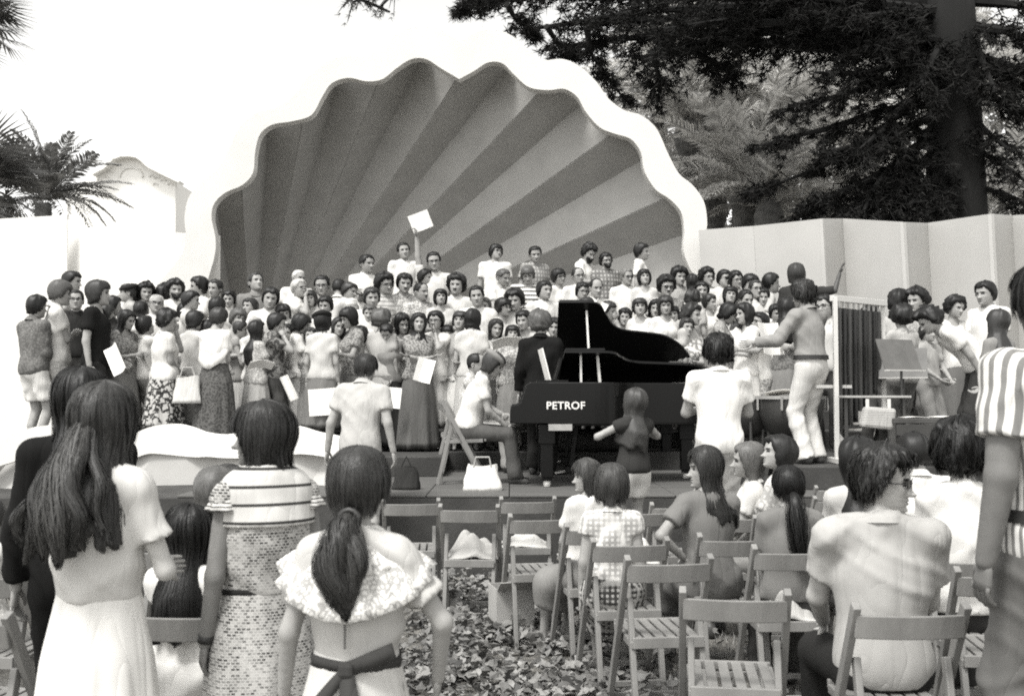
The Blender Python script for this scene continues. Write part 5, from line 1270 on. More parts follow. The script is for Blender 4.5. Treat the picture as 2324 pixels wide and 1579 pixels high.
# --- centre rows
P(1124, 554, 5, 'm', ('bowl', dk), (.8, 'short', '', 0, -.04, False), ('trousers', .3), 'down', 'person with glasses and white tee, arms down, in the top row', extra=('glasses',))
P(1215, 559, 25, 'm', ('short', dk), (.5, 'short', 'plaid', .28), ('trousers', .3), 'down', 'person in grey plaid shirt without glasses in the top row')
P(1329, 551, 60, 'm', ('curly', dk), (.78, 'short'), ('trousers', .3), 'book', 'person in white shirt, bearded, bending to read in the top row', beard=('beard', dk), head=(0, 22))
P(1376, 570, 15, 'm', ('bushy', dk, .6), (.45, 'short', 'plaid', .2), ('trousers', .3), 'down', 'person with glasses, full beard and plaid shirt in the top row', beard=('beard', dk), extra=('glasses',))
P(1455, 554, 75, 'm', ('mid', dk), (.75, 'short'), ('trousers', .3), 'down', 'person in white shirt in profile at the end of the top row')
P(1139, 610, 45, 'm', ('short', lt), (.78, 'short', '', 0, -.04, False), ('trousers', .3), 'book', 'person in white tee looking down to read beside the bold stripes', head=(0, 18))
P(1199, 604, 0, 'm', ('bowl', lt), (.8, 'short', 'stripe', .04, -.04, False), ('trousers', .3), 'book', 'person in bold black and white striped tee with bowed head', head=(0, 30), build=1.1)
P(1270, 610, 45, 'm', ('bowl', dk), (.74, 'short', '', 0, -.04, False), ('trousers', .3), 'down', 'person with glasses in a pale round necked tee half turned, below the top row', extra=('glasses',))
P(1314, 608, 10, 'm', ('recede', br), (.7, 'short'), ('trousers', .3), 'down', 'person with glasses in white shirt directly below the bearded one in white', extra=('glasses',))
P(1319, 641, 35, 'f', ('mid', dk), (.06, 'short'), ('skirt', .2), 'down', 'person with glasses in a dark top above the tall piano lid', extra=('glasses',))
P(1352, 633, 20, 'm', ('bald', dk), (.76, 'short'), ('trousers', .3), 'down', 'person in white shirt directly below the full beard and plaid shirt')
P(1422, 610, 10, 'm', ('short', .2), (.78, 'short'), ('trousers', .3), 'down', 'person with black sunglasses and white open shirt above the piano lid', extra=('sunglasses',))
P(1463, 611, 5, 'f', ('bob', dk), (.6, 'short'), ('skirt', .4), 'down', 'person in pale blouse next to the sunglasses and white open shirt')
P(1511, 625, 10, 'm', ('bushy', dk), (.5, 'short', 'print', .3), ('trousers', .3), 'down', 'person in printed shirt with sunglasses and moustache before the shell', extra=('sunglasses',), beard=('moustache', dk))
P(1541, 606, 5, 'm', ('bushy', dk, 1.2), (.4, 'short'), ('trousers', .3), 'book', 'person in grey shirt, reading, where the white rim comes down')
P(1571, 622, 160, 'f', ('long', dk), (.3, 'short'), ('skirt', .3), 'down', 'person in grey top turned away at the foot of the white rim')
P(1605, 607, 15, 'm', ('bushy', dk), (.62, 'short'), ('trousers', .3), 'down', 'person with clear glasses and pale shirt at the foot of the white rim', extra=('glasses',))
P(1640, 614, 5, 'm', ('mid', dk), (.64, 'short'), ('trousers', .3), 'down', 'person with sunglasses and pale shirt before the first panel of the screen wall', extra=('sunglasses',))
P(1671, 613, 5, 'm', ('bushy', dk, .7), (.62, 'short'), ('trousers', .3), 'down', 'person with clear glasses and pale shirt beside the sunglasses at the screen wall', extra=('glasses',))
P(1696, 624, 10, 'm', ('mid', dk), (.5, 'short'), ('trousers', .3), 'down', 'person in grey shirt half hidden in the row before the screen wall')
P(1714, 636, 5, 'm', ('short', br), (.6, 'short'), ('trousers', .3), 'down', 'person with glasses and white shirt in the row before the screen wall', extra=('glasses',))
P(1748, 622, 75, 'm', ('mid', dk), (.64, 'short'), ('trousers', .3), 'down', 'person in pale shirt in profile facing the waving arm')
P(1376, 684, 65, 'f', ('mid', br), (.6, 'short'), ('skirt', .4), 'chin', 'person in pale top in profile with hands at the chin behind the piano lid')
P(1415, 696, 10, 'f', ('curly', dk, .8), (.6, 'short'), ('skirt', .4), 'down', 'person in pale top facing front just above the low edge of the piano lid')
P(1453, 676, -10, 'f', ('bowl', br), (.68, 'short'), ('skirt', .4), 'down', 'person in white top looking slightly aside above the piano lid')
P(1486, 680, 5, 'f', ('longer', dk), (.78, 'none'), ('skirt', .4), 'down', 'person in bare shouldered white top above the piano lid')
P(1567, 688, 60, 'm', ('curly', br, 1.1), (.5, 'short'), ('trousers', .4), 'down', 'person in grey shirt bent sideways over the piano tail')
P(1556, 722, -5, 'f', ('mid', br), (.66, 'short', 'flower', .25), ('skirt', .4), 'book', 'person in white flowered top by the piano tail', Y=12.7, fl=.906)
P(1571, 654, 150, 'f', ('curly', br), (.5, 'short'), ('skirt', .4), 'down', 'person in grey top turned away above the piano tail')
P(1510, 672, 15, 'f', ('bob', br), (.7, 'short'), ('skirt', .4), 'down', 'person in white blouse behind the piano tail, arms down')
P(1610, 668, 20, 'f', ('mid', br), (.7, 'short'), ('skirt', .4), 'down', 'person in white blouse behind the printed top bending to the drums')
P(1639, 683, 70, 'f', ('bob', .008), (.45, 'short', 'print', .3), ('skirt', .4), 'book', 'person in printed grey top bending down beside the piano tail', head=(0, 25), Y=12.9, fl=.906)
P(1730, 655, -5, 'f', ('long', dk), (.76, 'none'), ('skirt', .5), 'down', 'person in white sleeveless top facing out behind the kettledrums')
P(1693, 670, -75, 'f', ('longer', dk), (.76, 'short'), ('skirt', .6), 'book', 'person in white blouse in profile reading beside the kettledrums', Y=11.75, fl=.908, h=1.66)
P(1719, 708, -55, 'm', ('mid', dk), (.78, 'short', '', 0, -.05), ('trousers', .25, 'print', .45), ('front', 'reach'), 'person with glasses in white polo reaching over the kettledrums', Y=11.75, fl=.908, extra=('glasses',), h=1.56)
P(1807, 600, 165, 'f', ('bob', .06), (.05, 'elbow'), ('skirt', .2), ('wave', 'down'), 'person in dark top waving one arm against the screen wall', Y=14.3, fl=1.36, skin=.1)
P(1783, 676, 160, 'f', ('longer', dk), (.3, 'short', 'print', .15), ('skirt', .3), 'down', 'person in dark print top with back turned beside the conductor', Y=12.8, fl=.906)
P(1873, 673, -20, 'm', ('mid', dk), (.6, 'short'), ('trousers', .06), 'down', 'person with glasses in pale shirt and dark trousers just behind the tubular bells', Y=12.3, fl=.906, extra=('glasses',))
P(1838, 640, -143, 'm', ('curly', br, .9), (.34, 'long', '', 0, .085), ('trousers', .68), (((.02, -.40, -.22), (.4, .3, -1), .6), ((.20, -.38, -.20), (.5, .3, -1), .6)), 'person conducting in grey shirt, dark belt and white trousers, arms out over a score', Y=10.2, fl=.908, h=1.74, lean=8, extra=('belt',), group=None, vox=.016, hi=True)
# --- percussion side
P(1975, 692, 20, 'm', ('bushy', dk), (.4, 'short', 'print', .2), ('trousers', .1), 'front', 'person in printed shirt seen through the hanging tubular bells', Y=12.2, fl=.906, group='players around the percussion')
P(2041, 659, 150, 'm', ('bushy', dk), (.5, 'short'), ('trousers', .15), 'down', 'person in grey shirt turned to the screen wall behind the music stand', Y=12.8, fl=.906, group='players around the percussion')
P(2083, 651, -50, 'm', ('curly', dk), (.48, 'short', 'print', .3), ('trousers', .2), 'front', 'person in mottled shirt with hands together near the music stand', Y=12.5, fl=.906, group='players around the percussion')
P(2044, 690, -165, 'f', ('bushy', dk, 1.1), (.5, 'short', '', 0, -.06), ('trousers', .2), ('front', 'book'), 'person in pale sweater and dark trousers standing over the music stand', Y=11.2, fl=.908, group='players around the percussion')
P(2162, 668, 0, 'f', ('curly', dk), (.76, 'none'), ('skirt', .2), 'down', 'person in white sleeveless top before the screen wall, arms down', Y=12.6, fl=.906, group='players around the percussion')
P(2239, 640, -60, 'm', ('mid', dk), (.76, 'short', '', 0, -.07), ('trousers', .15), 'front', 'person in white shirt and dark trousers by a fold of the screen wall', Y=12.3, fl=.906, group='players around the percussion')
P(2222, 750, -100, 'm', ('curly', dk, 1.25), (.76, 'short', '', 0, -.04, False), ('trousers', .06), (((-.02, -.20, -.50), (.4, .6, -.2), .6), ((-.02, -.22, -.50), (.4, .6, -.2), .6)), 'person in white tee and dark trousers bending over the percussion table', Y=10.55, fl=.908, h=1.72, lean=58, group='players around the percussion')
P(2262, 688, -150, 'f', ('longer', br), (.3, 'short'), ('trousers', .1), 'front', 'person in dark top close beside the boldly striped shirt', Y=9.6, fl=.70, h=1.62, group='players around the percussion')
P(2105, 735, 30, 'm', ('mid', br), (.4, 'short'), ('trousers', .3), 'lap', 'person in grey shirt half hidden behind the one bending over the table', Y=11.9, fl=.906, group='players around the percussion')
# --- further singers seen between the others
for i, (x, y, fc, sx, hr, tp, lb) in enumerate((
    (648, 736, 20, 'f', ('long', dk), (.7, 'short'), 'person in white top beside the dark flowered top in the front row'), (704, 744, -20, 'f', ('mid', br), (.45, 'short', 'print', .2), 'person in grey print blouse beside the large dark beret'),
    (1012, 738, 10, 'f', ('bob', dk), (.7, 'short', 'stripe', .5), 'person in pale striped top beside the grey tee and white skirt'), (1078, 734, -15, 'f', ('mid', dk), (.3, 'short'), 'person in dark grey top behind the player of the second piano'),
    (1122, 724, 25, 'f', ('long', br), (.72, 'none'), 'person in sleeveless white top above the mottled beret'), (1162, 738, 10, 'f', ('bowl', dk), (.55, 'short', 'print', .3), 'person in print top standing at the piano keyboards'),
    (470, 728, 150, 'f', ('bob', dk), (.5, 'short'), 'person in grey top with back turned beside the white shawl'), (335, 718, 130, 'm', ('mid', dk), (.7, 'short'), 'person in white shirt turned away beside the flowered skirt and white blouse'),
    (282, 702, 60, 'f', ('long', dk), (.2, 'short', 'print', .4), 'person in dark print blouse beside the black tee and papers'), (240, 690, 120, 'f', ('bob', br), (.65, 'short'), 'person in white top turned away just behind the black tee'),
    (1290, 684, 10, 'f', ('mid', dk), (.7, 'short'), 'person in white top facing out beside the tall corner of the piano lid'), (1335, 676, -10, 'f', ('bowl', br), (.6, 'short'), 'person in pale top with hands in front above the tall corner of the lid'),
    (1530, 694, 10, 'f', ('bob', dk), (.72, 'short'), 'person in white top with folded arms beside the grey shirt at the piano tail'), (1662, 690, -20, 'f', ('long', dk), (.7, 'short'), 'person in white top beside the printed top bending by the piano tail'),
    (1762, 690, 0, 'f', ('mid', dk), (.7, 'short'), 'person in white top between kettledrums and conductor, arms down'), (1590, 640, 5, 'm', ('mid', dk), (.6, 'short'), 'person in pale shirt with hands in front below the foot of the rim'),
    (1655, 650, 0, 'f', ('bob', dk), (.65, 'short'), 'person in pale top below the two in glasses at the screen wall'), (1690, 660, 10, 'm', ('short', dk), (.7, 'short'), 'person in white shirt with folded arms below the screen wall'),
    (1235, 640, 15, 'm', ('mid', dk), (.7, 'short'), 'person in white shirt just beside the bold striped tee'), (1170, 655, 0, 'm', ('bushy', dk), (.6, 'short'), 'person in pale collared shirt between the white tee and the bold stripes'),
    (610, 655, 10, 'm', ('mid', dk), (.68, 'short'), 'person in white shirt directly under the dark pullover'), (705, 660, 5, 'f', ('bob', br), (.5, 'short'), 'person in grey top under the hand at the chin'),
    (740, 672, -10, 'f', ('mid', dk), (.7, 'short'), 'person in white top below the striped white back, arms down'), (845, 655, 10, 'm', ('mid', br), (.7, 'short'), 'person in white shirt below the folded arms of the top row'),
    (1000, 655, 10, 'f', ('bob', dk), (.6, 'short'), 'person in pale blouse between the printed shirt and the moustache, arms crossed'), (1085, 650, 0, 'm', ('short', dk), (.72, 'short'), 'person in white shirt, reading, between moustache and bold stripes'),
    (520, 660, 20, 'f', ('mid', dk), (.7, 'short'), 'person in white top, arms down, under the white shirts at the shell foot'), (430, 660, 100, 'm', ('mid', dk), (.6, 'short'), 'person in pale shirt in profile below the bearded one at the white wall'))):
    P(x, y, fc, sx, hr, tp, ('trousers' if sx == 'm' else 'skirt', .3), ('book', 'down', 'front', 'folded')[i % 4], lb)
# --- pianists
P(1065, 808, 85, 'm', ('bald', dk), (.66, 'short', 'print', .45), ('trousers', .4), 'keys', 'person in print shirt seated at the second piano, playing', Y=12.0, fl=.70, h=1.72, seat=.43, lean=10, group=None)
P(1068, 830, 90, 'f', ('bob', br), (.74, 'short'), ('trousers', .13, '', .1), 'keys', 'person in mottled beret and white blouse playing the near piano', Y=PY, fl=.70, h=1.68, seat=.44, lean=24, head=(0, 8), hat=('beret', .3), group=None, vox=.02)
# --- in front of the stage
P(818, 828, 165, 'm', ('short', br), (.52, 'short', '', 0, -.02), ('trousers', .5), ('down2', 'down2'), 'person in grey shirt and pale trousers climbing the stage step, back turned', Y=8.85, fl=.24, group=None, vox=.018, hi=True, h=1.66, lean=12, legs=((-.10, .10, .085), (.10, -.12, .085)))
P(1630, 757, 180, 'm', ('curly', dk, 1.05), (.84, 'short', '', 0, -.10), ('trousers', .55), ('book', 'book'), 'person in bright white shirt standing with back turned before the piano tail', Y=8.35, fl=.30, group=None, vox=.018, hi=True, build=1.04)
P(1437, 897, -158, 'c', ('longer', .07, 1.2), (.05, 'cap', '', 0, -.03, False), ('shorts', .7, '', 0, .6), (((.0, -.26, -.06), (1, .3, -.4), .6), ((.02, -.24, -.08), (1, .4, -.3), .6)), 'person in dark tee and pale shorts standing before the piano with hands raised', Y=8.3, fl=.30, group=None, vox=.02, headk=1.12, h=1.27)
# ================================================================ the audience
AUD = 'listeners on the folding chairs'
def S(x, yt, face, sex, hair, top, bot, arms, label, Y, seat=.445, **kw):
    p = at(x, yt, Y); h = (p.z - seat - .025) / .917 * 1.75 / 1.0 if False else (p.z - seat - .03) / .524
    h = min(max(h, 1.05), 1.9)
    if isinstance(arms, str): arms = (arms, arms)
    return person((p.x, Y, 0), R(face), label, sex, h, hair, top, bot, arms, seat=seat, group=AUD, vox=kw.pop('vox', .02), **kw)
S(1330, 1037, -150, 'f', ('bob', .09, 1., .03), (.76, 'short'), ('skirt', .3), 'lap', 'person in white top seated and looking sideways, beside the gingham top', 6.35, head=(68, 0), hi=True)
S(1388, 1064, 176, 'c', ('bowl', .08, 1.05), (.74, 'cap', 'gingham', .45), ('skirt', .5, 'gingham', .06), 'down', 'person in gingham top and checked skirt seated with back turned', 5.72, headk=1.16, hi=True, vox=.016)
S(1600, 1012, -170, 'f', ('long', .055, 1.05, -.01), (.24, 'short'), ('skirt', .2), ('desk', 'hip'), 'person in grey tee seated with head turned sideways', 5.95, head=(84, 0), hi=True, vox=.016)
S(1695, 1005, -100, 'c', ('long', .16, .9, -.08), (.7, 'short'), ('skirt', .4), 'lap', 'person in pale top seated in profile between the grey tee and the printed blouse', 6.9, headk=1.12)
S(1757, 982, -120, 'f', ('long', dk, 1.2, -.1), (.72, 'short', 'print', .5), ('skirt', .3), 'lap', 'person in white printed blouse seated in profile', 6.75, head=(25, 0))
pony = S(1788, 1050, 178, 'f', ('back', .012, 1.3), (.25, 'short'), ('trousers', .08), 'lap', 'person in grey top seated with a long tied tail of hair hanging behind', 5.45, hi=True, vox=.016)
man = S(1990, 1012, 182, 'm', ('wavy', .035, .9), (.50, 'short', '', 0, -.10), ('trousers', .03), ('lap', 'desk'), 'person in sunglasses and pale shirt seated and looking sideways over the shoulder', 4.12, head=(-120, 4), twist=-8, hi=True, vox=.011, extra=('sunglasses',), build=1.05, skin=.55)
S(1948, 990, 175, 'f', ('longer', dk, 1.1), (.6, 'short'), ('skirt', .3), 'lap', 'person in pale top seated, mostly hidden by the one in sunglasses', 5.75)
S(2078, 982, 170, 'm', ('mid', dk), (.78, 'short'), ('trousers', .2), 'desk', 'person in white shirt seated before the percussion table', 6.7)
S(2178, 962, 170, 'f', ('bushy', .012, 1.1), (.74, 'short', '', 0, -.03), ('trousers', .05), ('hip', 'lap'), 'person in white tee seated beside the boldly striped shirt', 5.15, vox=.016, hi=True)
S(452, 1040, 120, 'f', ('long', .08, 1., 0), (.8, 'short'), ('skirt', .6), 'lap', 'person in white blouse seated and leaning forward beside the apron', 5.45, lean=18, head=(0, 15), vox=.016, hi=True)
S(492, 1068, 150, 'c', ('bob', .14), (.5, 'short', 'print', .3), ('skirt', .4), 'lap', 'person in printed top seated next to the one leaning by the apron', 5.0, headk=1.1)
S(432, 1152, 172, 'c', ('longer', dk, 1.), (.8, 'cap'), ('skirt', .7), 'lap', 'person in white seated between the two long dresses', 4.0, headk=1.1, vox=.016, hi=True)
S(-30, 1120, 160, 'f', ('bob', br), (.75, 'short', 'print', .6), ('skirt', .65, 'print', .5), 'lap', 'person in pale print clothes seated at the row end by the black jacket', 4.8, vox=.016)

# ================================================================ standing in the foreground
def fg(x, yt, Y, face, label, fl=0., **kw):
    p = at(x, yt, Y); z0 = fl; h = p.z - z0 - .025
    return person((p.x, Y, z0), R(face), label, h=h, vox=kw.pop('vox', .011), hi=True, **kw)
suit = fg(182, 838, 4.1, -170, 'person in black jacket and black trousers standing behind the long white skirt', sex='m', hair=('longer', .012, .9, -.25), top=(.010, 'long', '', 0, -.14), bot=('trousers', .010), arms=('front', 'down'), build=.9)
girl = fg(232, 868, 3.22, 172, 'person in pale blouse and long white skirt standing with loose flowing hair', sex='f', hair=('longer', .06, 1.0, -.04), top=(.66, 'short', '', 0, .12), bot=('dress', .78, '', .1, .95), arms=(((.0, -.27, -.30), (.45, .9, -.1), .6), ((-.10, -.22, -.34), (.0, 1, 0), .6)), skin=.66, build=.9)
dress = fg(603, 910, 3.5, -150, 'person in printed sleeveless dress with pale striped yoke, standing', sex='f', hair=('bob', .035, 1.0, .0), top=(.60, 'none', 'weave', .06, .12), bot=('dress', .60, 'weave', .06, .95), arms=('down', 'down'), head=(52, 0), skin=.26)
coll = fg(812, 1026, 3.0, 174, 'person in dress with big ruffled white collar and dark sash tied behind', sex='f', hair=('back', .055, 1.3), top=(.58, 'short', '', 0, .12), bot=('dress', .66, '', .1, .85), arms=(((.13, -.13, -.47), (1, .5, 0), .6), 'down2'), headk=1.12, skin=.45)
rman = fg(2396, 596, 3.5, -165, 'person in boldly striped shirt and jeans standing beside the chairs', fl=float(gz(at(2396, 900, 3.5).x, 3.5)) - .01, sex='m', hair=('mid', .02, 1.1), top=(.74, 'short', 'vstripe', .25, -.04), bot=('trousers', .20), arms=('down2', 'down'), skin=.2, build=1.1, extra=('belt',))

# ---- finer parts of the foreground figures
def lock(root, path, r0, n, seed, mat, name='ponytail', spread=.6):
    """a tail of hair: a tapered core wrapped in many fine strands (path in the person's own space)"""
    r = np.random.default_rng(seed); C = catmull3(path, 7); m = len(C); mb = MB()
    rad = [r0 * (.35 + .85 * math.sin(math.pi * min(i / (m - 1) * .8 + .12, 1))) * (1 - .75 * max(0, (i / (m - 1) - .7) / .3) ** 1.5) for i in range(m)]
    mb.tube([Vector(p) for p in C], [q * .72 for q in rad], 12); v = list(mb.v); f = list(mb.f)
    for k in range(n * 2):
        a = r.uniform(0, 6.28); q = r.uniform(.5, 1.12); b0 = len(v); i0 = int(r.integers(0, m // 2)); ph = r.uniform(0, 6.28); i1 = int(r.integers(m * 3 // 4, m + 1)); lw = r.uniform(.0008, .0018)
        for i in range(i0, i1):
            t = i / (m - 1); p = C[i]; rr = rad[i] * q * (1 + .2 * math.sin(7 * t + ph)) + .003; aa = a + .6 * math.sin(4 * t + ph) * spread
            o = V(math.cos(aa), math.sin(aa), .25 * math.sin(9 * t + ph)) * rr; wv_ = V(-math.sin(aa), math.cos(aa), 0) * lw * (1 if i < i1 - 1 else .1)
            v += [tuple(p + o - wv_), tuple(p + o + wv_ + V(0, 0, -.012 * (i == i1 - 1)))]
        f += [(b0 + 2 * i, b0 + 2 * i + 1, b0 + 2 * i + 3, b0 + 2 * i + 2) for i in range(i1 - i0 - 1)]
    return mesh_obj(name, v, f, mat, root, True)
def catmull3(pts, n):
    pts = [np.array(p, float) for p in pts]; o = []
    for i in range(len(pts) - 1):
        p0, p1, p2, p3 = pts[max(i - 1, 0)], pts[i], pts[i + 1], pts[min(i + 2, len(pts) - 1)]
        for k in range(n):
            t = k / n; o.append(.5 * (2 * p1 + (p2 - p0) * t + (2 * p0 - 5 * p1 + 4 * p2 - p3) * t * t + (3 * p1 - p0 - 3 * p2 + p3) * t ** 3))
    return o + [pts[-1]]
J = SKEL[pony.name]; b = J['hc'] + J['Hr'] @ V(0, .105, -.03)
lock(pony, [b, b + V(0, .05, -.04), b + V(.0, .075, -.14), b + V(-.01, .08, -.26), b + V(-.015, .075, -.34)], .042, 120, 3, hairmat(.012))
J = SKEL[coll.name]; kk = J['k']; b = J['hc'] + J['Hr'] @ V(0, .088, -.085) * kk
lock(coll, [b, b + V(.008, .045, -.02), b + V(.02, .075, -.07), b + V(.035, .09, -.14), b + V(.01, .09, -.21), b + V(-.01, .085, -.27)], .034, 620, 4, hairmat(.06), spread=1.4)
for q, (dx, L_) in enumerate(((.035, .22), (-.035, .19), (-.02, .25))):
    lock(coll, [b, b + V(dx * .3, .05, -.03), b + V(dx * 1.1, .085, -.09), b + V(dx * 1.2, .09, -L_ * .75), b + V(dx * .5, .09, -L_)], .017, 160, 14 + q, hairmat(.07), 'hair_lock', 1.2)
MB().tube([tuple(b + V(.028 * math.cos(a), .035, -.012 + .028 * math.sin(a))) for a in np.linspace(0, 6.28, 13)], .008, 6).build('hair_tie', flat(.03), coll, True)
# windblown locks of the long haired girl
Jg = SKEL[girl.name]; b = Jg['hc'] + Jg['Hr'] @ V(0, .075, -.02)
for q, (dx, dy, L_, rr, n_) in enumerate(((.05, .125, .36, .028, 300), (.09, .115, .37, .024, 300), (.125, .10, .34, .018, 260), (.01, .13, .38, .028, 300), (-.03, .125, .32, .020, 220), (-.09, .09, .31, .014, 140))):
    wv1 = .02 * math.sin(q * 2.1)
    lock(girl, [b + V(dx * .2, .01, .03), b + V(dx * .45, dy * .6, -.07), b + V(dx * .75 + wv1, dy * .98, -L_ * .48), b + V(dx * 1.1 - wv1, dy * 1.12, -L_ * .75), b + V(dx * 1.2 + wv1, dy * 1.04, -L_)], rr, n_, 40 + q, hairmat(.06 if q % 3 else .10), 'hair_lock', 1.6)
# wide ruffled collar, sash and bow of the girl with the ponytail
def ruffle(root, J, r_in, r_out, drop, mat, name, zoff=.0, n=96, m=10, fr=.012, nf=17):
    v = []; c = J['nb'] + V(0, .0, .012 + zoff); k = J['k']
    for i in range(m):
        t = i / (m - 1)
        for a in range(n):
            an = 2 * math.pi * a / n; rx = (r_in + (r_out - r_in) * t) * (1 + .25 * abs(math.cos(an)) * t); ry = (r_in + (r_out * .62 - r_in) * t) * (1.0 + .16 * t)
            w_ = fr * t * math.sin(nf * an + 2 * t) ; back = max(math.sin(an), 0)
            v.append((c[0] + (rx + w_) * k * math.cos(an), c[1] + (ry + w_ + .02 * t) * k * math.sin(an), c[2] - (drop * t ** 1.15 * (.45 + .85 * back) - .5 * w_ + .03 * abs(math.cos(an)) ** 3 * t * t) * k))
    f = [(i * n + a, i * n + (a + 1) % n, (i + 1) * n + (a + 1) % n, (i + 1) * n + a) for i in range(m - 1) for a in range(n)]
    o = mesh_obj(name, v, f, mat, root, True); o.modifiers.new('t', 'SOLIDIFY').thickness = .004; return o
ruffle(coll, J, .066, .225, .23, cloth(.8, 'print', .5, 2.2), 'ruffle_collar', zoff=.016)
ruffle(coll, J, .062, .15, .13, cloth(.86), 'white_collar', zoff=.026, fr=.003, nf=5)
ruffle(coll, J, .222, .230, .012, cloth(.05), 'collar_piping', zoff=-.05) if False else None
def band(root, J, z0, z1, q, mat, name):
    n = 48; P_ = J['P']; k = J['k']; v = []
    for z, e in ((z0, 0), (z0, .008), (z1, .008), (z1, 0)):
        for a in range(n):
            an = 2 * math.pi * a / n; v.append((P_[0] + (.150 * k * q + e) * math.cos(an), P_[1] + (.118 * k * q + e) * math.sin(an), P_[2] + z * k + .006 * math.sin(2 * an)))
    return mesh_obj(name, v, [(i * n + a, i * n + (a + 1) % n, ((i + 1) % 4) * n + (a + 1) % n, ((i + 1) % 4) * n + a) for i in range(4) for a in range(n)], mat, root, True)
sm_ = cloth(.07)
band(coll, J, .095, .135, 1.02, sm_, 'sash')
kn = J['P'] + V(.0, .138 * kk, .11 * kk)
def ribbon(root, pts, w0, w1, mat, name):
    C = catmull3(pts, 5); v = []; m = len(C)
    for i, p in enumerate(C):
        t = i / (m - 1); d = unit(C[min(i + 1, m - 1)] - C[max(i - 1, 0)]); sd = unit(np.cross(d, V(0, 1, .0))) * (w0 + (w1 - w0) * t) / 2; v += [tuple(p - sd), tuple(p + sd)]
    o = mesh_obj(name, v, [(2 * i, 2 * i + 1, 2 * i + 3, 2 * i + 2) for i in range(m - 1)], mat, root, True); o.modifiers.new('t', 'SOLIDIFY').thickness = .004; return o
MB().box(tuple(kn), (.045, .03, .045)).build('sash_knot', sm_, coll, bevel=.012)
ribbon(coll, [kn, kn + V(.05, .03, -.06), kn + V(.10, .04, -.13), kn + V(.13, .045, -.17)], .03, .05, sm_, 'sash_end')
ribbon(coll, [kn, kn + V(-.02, .04, -.09), kn + V(-.035, .055, -.22), kn + V(-.03, .06, -.36)], .035, .10, sm_, 'sash_end')
ribbon(coll, [kn, kn + V(-.07, .015, .03), kn + V(-.13, -.01, .05)], .04, .05, sm_, 'sash_loop')
MB().tube([tuple(J['chest'] + J['Rc'] @ V(0, .15 * kk, .02 - .02 * i)) for i in range(8)], .0035, 5).build('back_seam', cloth(.2), coll)
# yoke stripes, shoulder frills, belt and watch of the girl in the printed dress
J = SKEL[dress.name]; k_ = J['k']
def wrap(root, J, zs, q, th, mat, name, c0='chest', rx=.152, ry=.112):
    n = 48; c = J[c0]; v = []
    for z, e in ((zs - th, .0), (zs - th, .004), (zs + th, .004), (zs + th, .0)):
        for a in range(n):
            an = 2 * math.pi * a / n; s_ = math.sqrt(max(1 - (z / .20) ** 2, .05)); v.append(tuple(c + J['Rc'] @ (V((rx * s_ + .014 + e) * math.cos(an), (ry * s_ + .014 + e) * math.sin(an), z) * J['k'] * q)))
    return mesh_obj(name, v, [(i * n + a, i * n + (a + 1) % n, ((i + 1) % 4) * n + (a + 1) % n, ((i + 1) % 4) * n + a) for i in range(4) for a in range(n)], mat, root, True)
yk = Field([grow(ell(J['chest'], V(.152, .112, .185) * k_, J['Rc'], .05), .046 * k_), cone(J[0][0] * .80 + J[1][0] * .2, J[1][0] * .80 + J[0][0] * .2, .086 * k_, .086 * k_, .05), cone(J['nb'] + V(0, .012, 0), J[0][0] * .55 + J['nb'] * .45, .078 * k_, .078 * k_, .04), cone(J['nb'] + V(0, .012, 0), J[1][0] * .55 + J['nb'] * .45, .078 * k_, .078 * k_, .04)],
           .011, [(J['chest'] + V(0, 0, .045 * k_), V(0, 0, -1))], None, [cone(J['nb'], J['hc'], .066 * k_, .08 * k_, .001)]).mesh()
mesh_obj('yoke', yk[0], yk[1], cloth(.66, 'pinstripe', .05, 1.0), dress, True)
for si, sx in ((0, -1), (1, 1)):
    S_, E_, _w = J[si]; v = []; n = 40; m = 6; d = unit(E_ - S_)
    x_ = unit(np.cross(d, V(0, 1, 0))); y_ = np.cross(d, x_)
    for i in range(m):
        t = i / (m - 1)
        for a in range(n):
            an = 2 * math.pi * a / n; rr = (.052 + .030 * t + .007 * t * math.sin(9 * an)) * k_; v.append(tuple(S_ + V(sx * -.012, 0, .012) + d * (.075 * t * k_) + (x_ * math.cos(an) + y_ * math.sin(an)) * rr))
    o = mesh_obj('shoulder_frill', v, [(i * n + a, i * n + (a + 1) % n, (i + 1) * n + (a + 1) % n, (i + 1) * n + a) for i in range(m - 1) for a in range(n)], cloth(.7, 'stripe', .08, 5), dress, True); o.modifiers.new('t', 'SOLIDIFY').thickness = .004
band(dress, J, .125, .150, .98, cloth(.03), 'belt')
Wr, d = J['hands'][0]; Wl, dl = J['hands'][1]
for q_ in ((Wl, dl),): MB().tube([tuple(q_[0] - q_[1] * .03), tuple(q_[0] - q_[1] * .008)], .031 * k_, 14).build('watch_strap', flat(.02), dress, True)
# white hem bands on the printed dress
def hemband(root, J, z, q, th, mat, flare=.55, B=1.):
    n = 64; P_ = J['P']; k = J['k']; v = []; dd = P_[2] + .14 * k - z
    for zz, e in ((z - th, .004), (z - th, .012), (z + th, .012), (z + th, .004)):
        d_ = P_[2] + .14 * k - zz
        for a in range(n):
            an = 2 * math.pi * a / n; rx = .204 * k * B + flare * .17 * max(d_ - .18, 0); ry = .158 * k * B + flare * .17 * max(d_ - .18, 0); v.append((P_[0] + (rx * q + e) * math.cos(an), P_[1] + (ry * q + e) * math.sin(an), zz))
    return mesh_obj('hem_band', v, [(i * n + a, i * n + (a + 1) % n, ((i + 1) % 4) * n + (a + 1) % n, ((i + 1) % 4) * n + a) for i in range(4) for a in range(n)], mat, root, True)
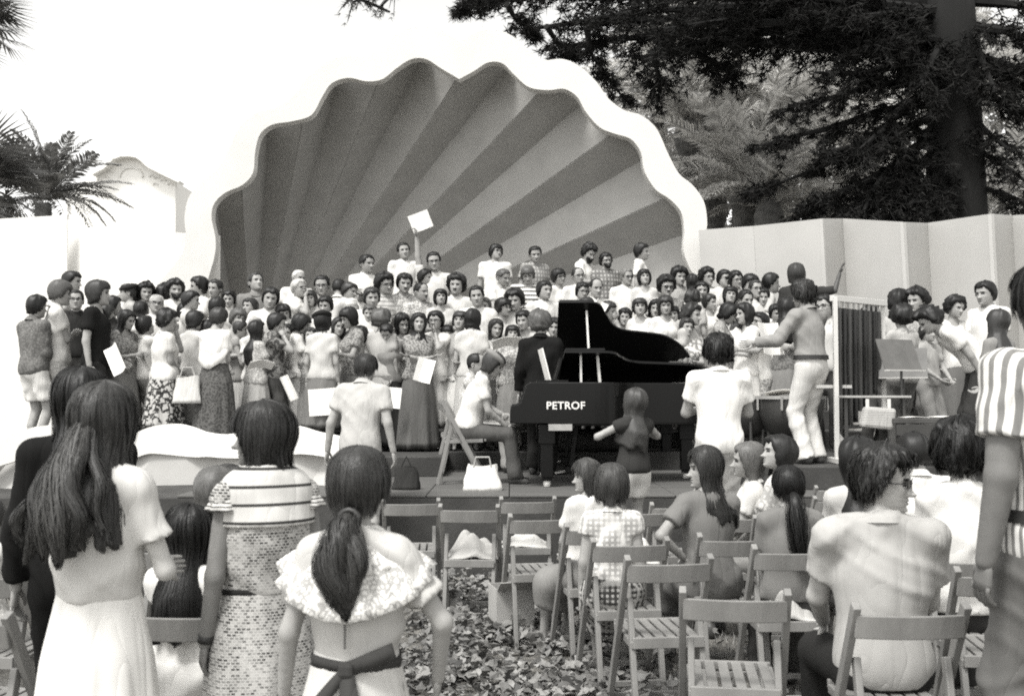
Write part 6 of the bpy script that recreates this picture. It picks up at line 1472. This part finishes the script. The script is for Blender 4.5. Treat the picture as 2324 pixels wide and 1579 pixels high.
# raised score, papers and bags that people hold
J = SKEL[wv.name]
def held(pers, hand, name, label, w_, h_, off, rot, mat=None, cat='sheet music', **kw):
    J = SKEL[pers.name]; o = bpy.data.objects[pers.name]; M_ = Matrix.Translation(o.location) @ Matrix.Rotation(o.rotation_euler.z, 4, 'Z')
    Wr, d = J['hands'][hand]; p = M_ @ Vector(Wr + d * .09); return sheet(name, label, p + Vector(off), w_, h_, rot, mat, cat, **kw)
held(wv, 0, 'raised_score', 'white score held high over the top row of singers', .30, .26, (.06, -.02, .13), (R(5), R(-22), R(8)), thick=.012)
sheet('held_paper', 'white paper held before the print top and long grey skirt', at(963, 840, 12.28), .20, .28, (R(-5), R(15), R(5)))
sheet('held_paper', 'white score hanging low beside the large dark beret and grey skirt', at(733, 912, 11.9), .32, .30, (R(0), R(-4), R(-5)), thick=.015)
sheet('held_paper', 'square white paper beside the person climbing the step', at(888, 902, 12.2), .22, .24, (0, R(6), R(10)))
sheet('held_paper', 'narrow white roll of paper held low by the flowered top', at(656, 880, 12.15), .07, .30, (0, R(-25), R(10)), thick=.02)
sheet('held_paper', 'white sheet held out over the pale pleated skirt', at(592, 828, 12.0), .28, .14, (R(55), 0, R(30)))
sheet('held_paper', 'white sheet hanging beside the black tee', at(262, 815, 12.0), .20, .34, (0, R(-30), R(-25)))
sheet('held_paper', 'white paper held up in profile behind the piano lid', at(1360, 700, 12.95), .16, .2, (0, R(30), R(20)))
sheet('held_paper', 'sheet music held before the white knitted top', at(1150, 778, 12.4), .34, .2, (R(60), R(-8), R(0)))
hb = empty('handbag', at(425, 915, 11.85)); tag(hb, 'large white handbag hanging beside the flowered skirt', 'bag'); v, f = sack(.32, .12, .30, 9, .75); mesh_obj('bag_body', v, f, cloth(.66), hb, True)
MB().tube([(-.09, 0, .28), (-.05, .0, .40), (.05, 0, .40), (.09, 0, .28)], .01, 6).build('handle', cloth(.5), hb)
# shawl of the woman in the long dark dress
J = SKEL[sw.name]; ruffle(sw, J, .07, .175, .36, cloth(.78), 'shawl', n=48, m=8, fr=.008, nf=9)
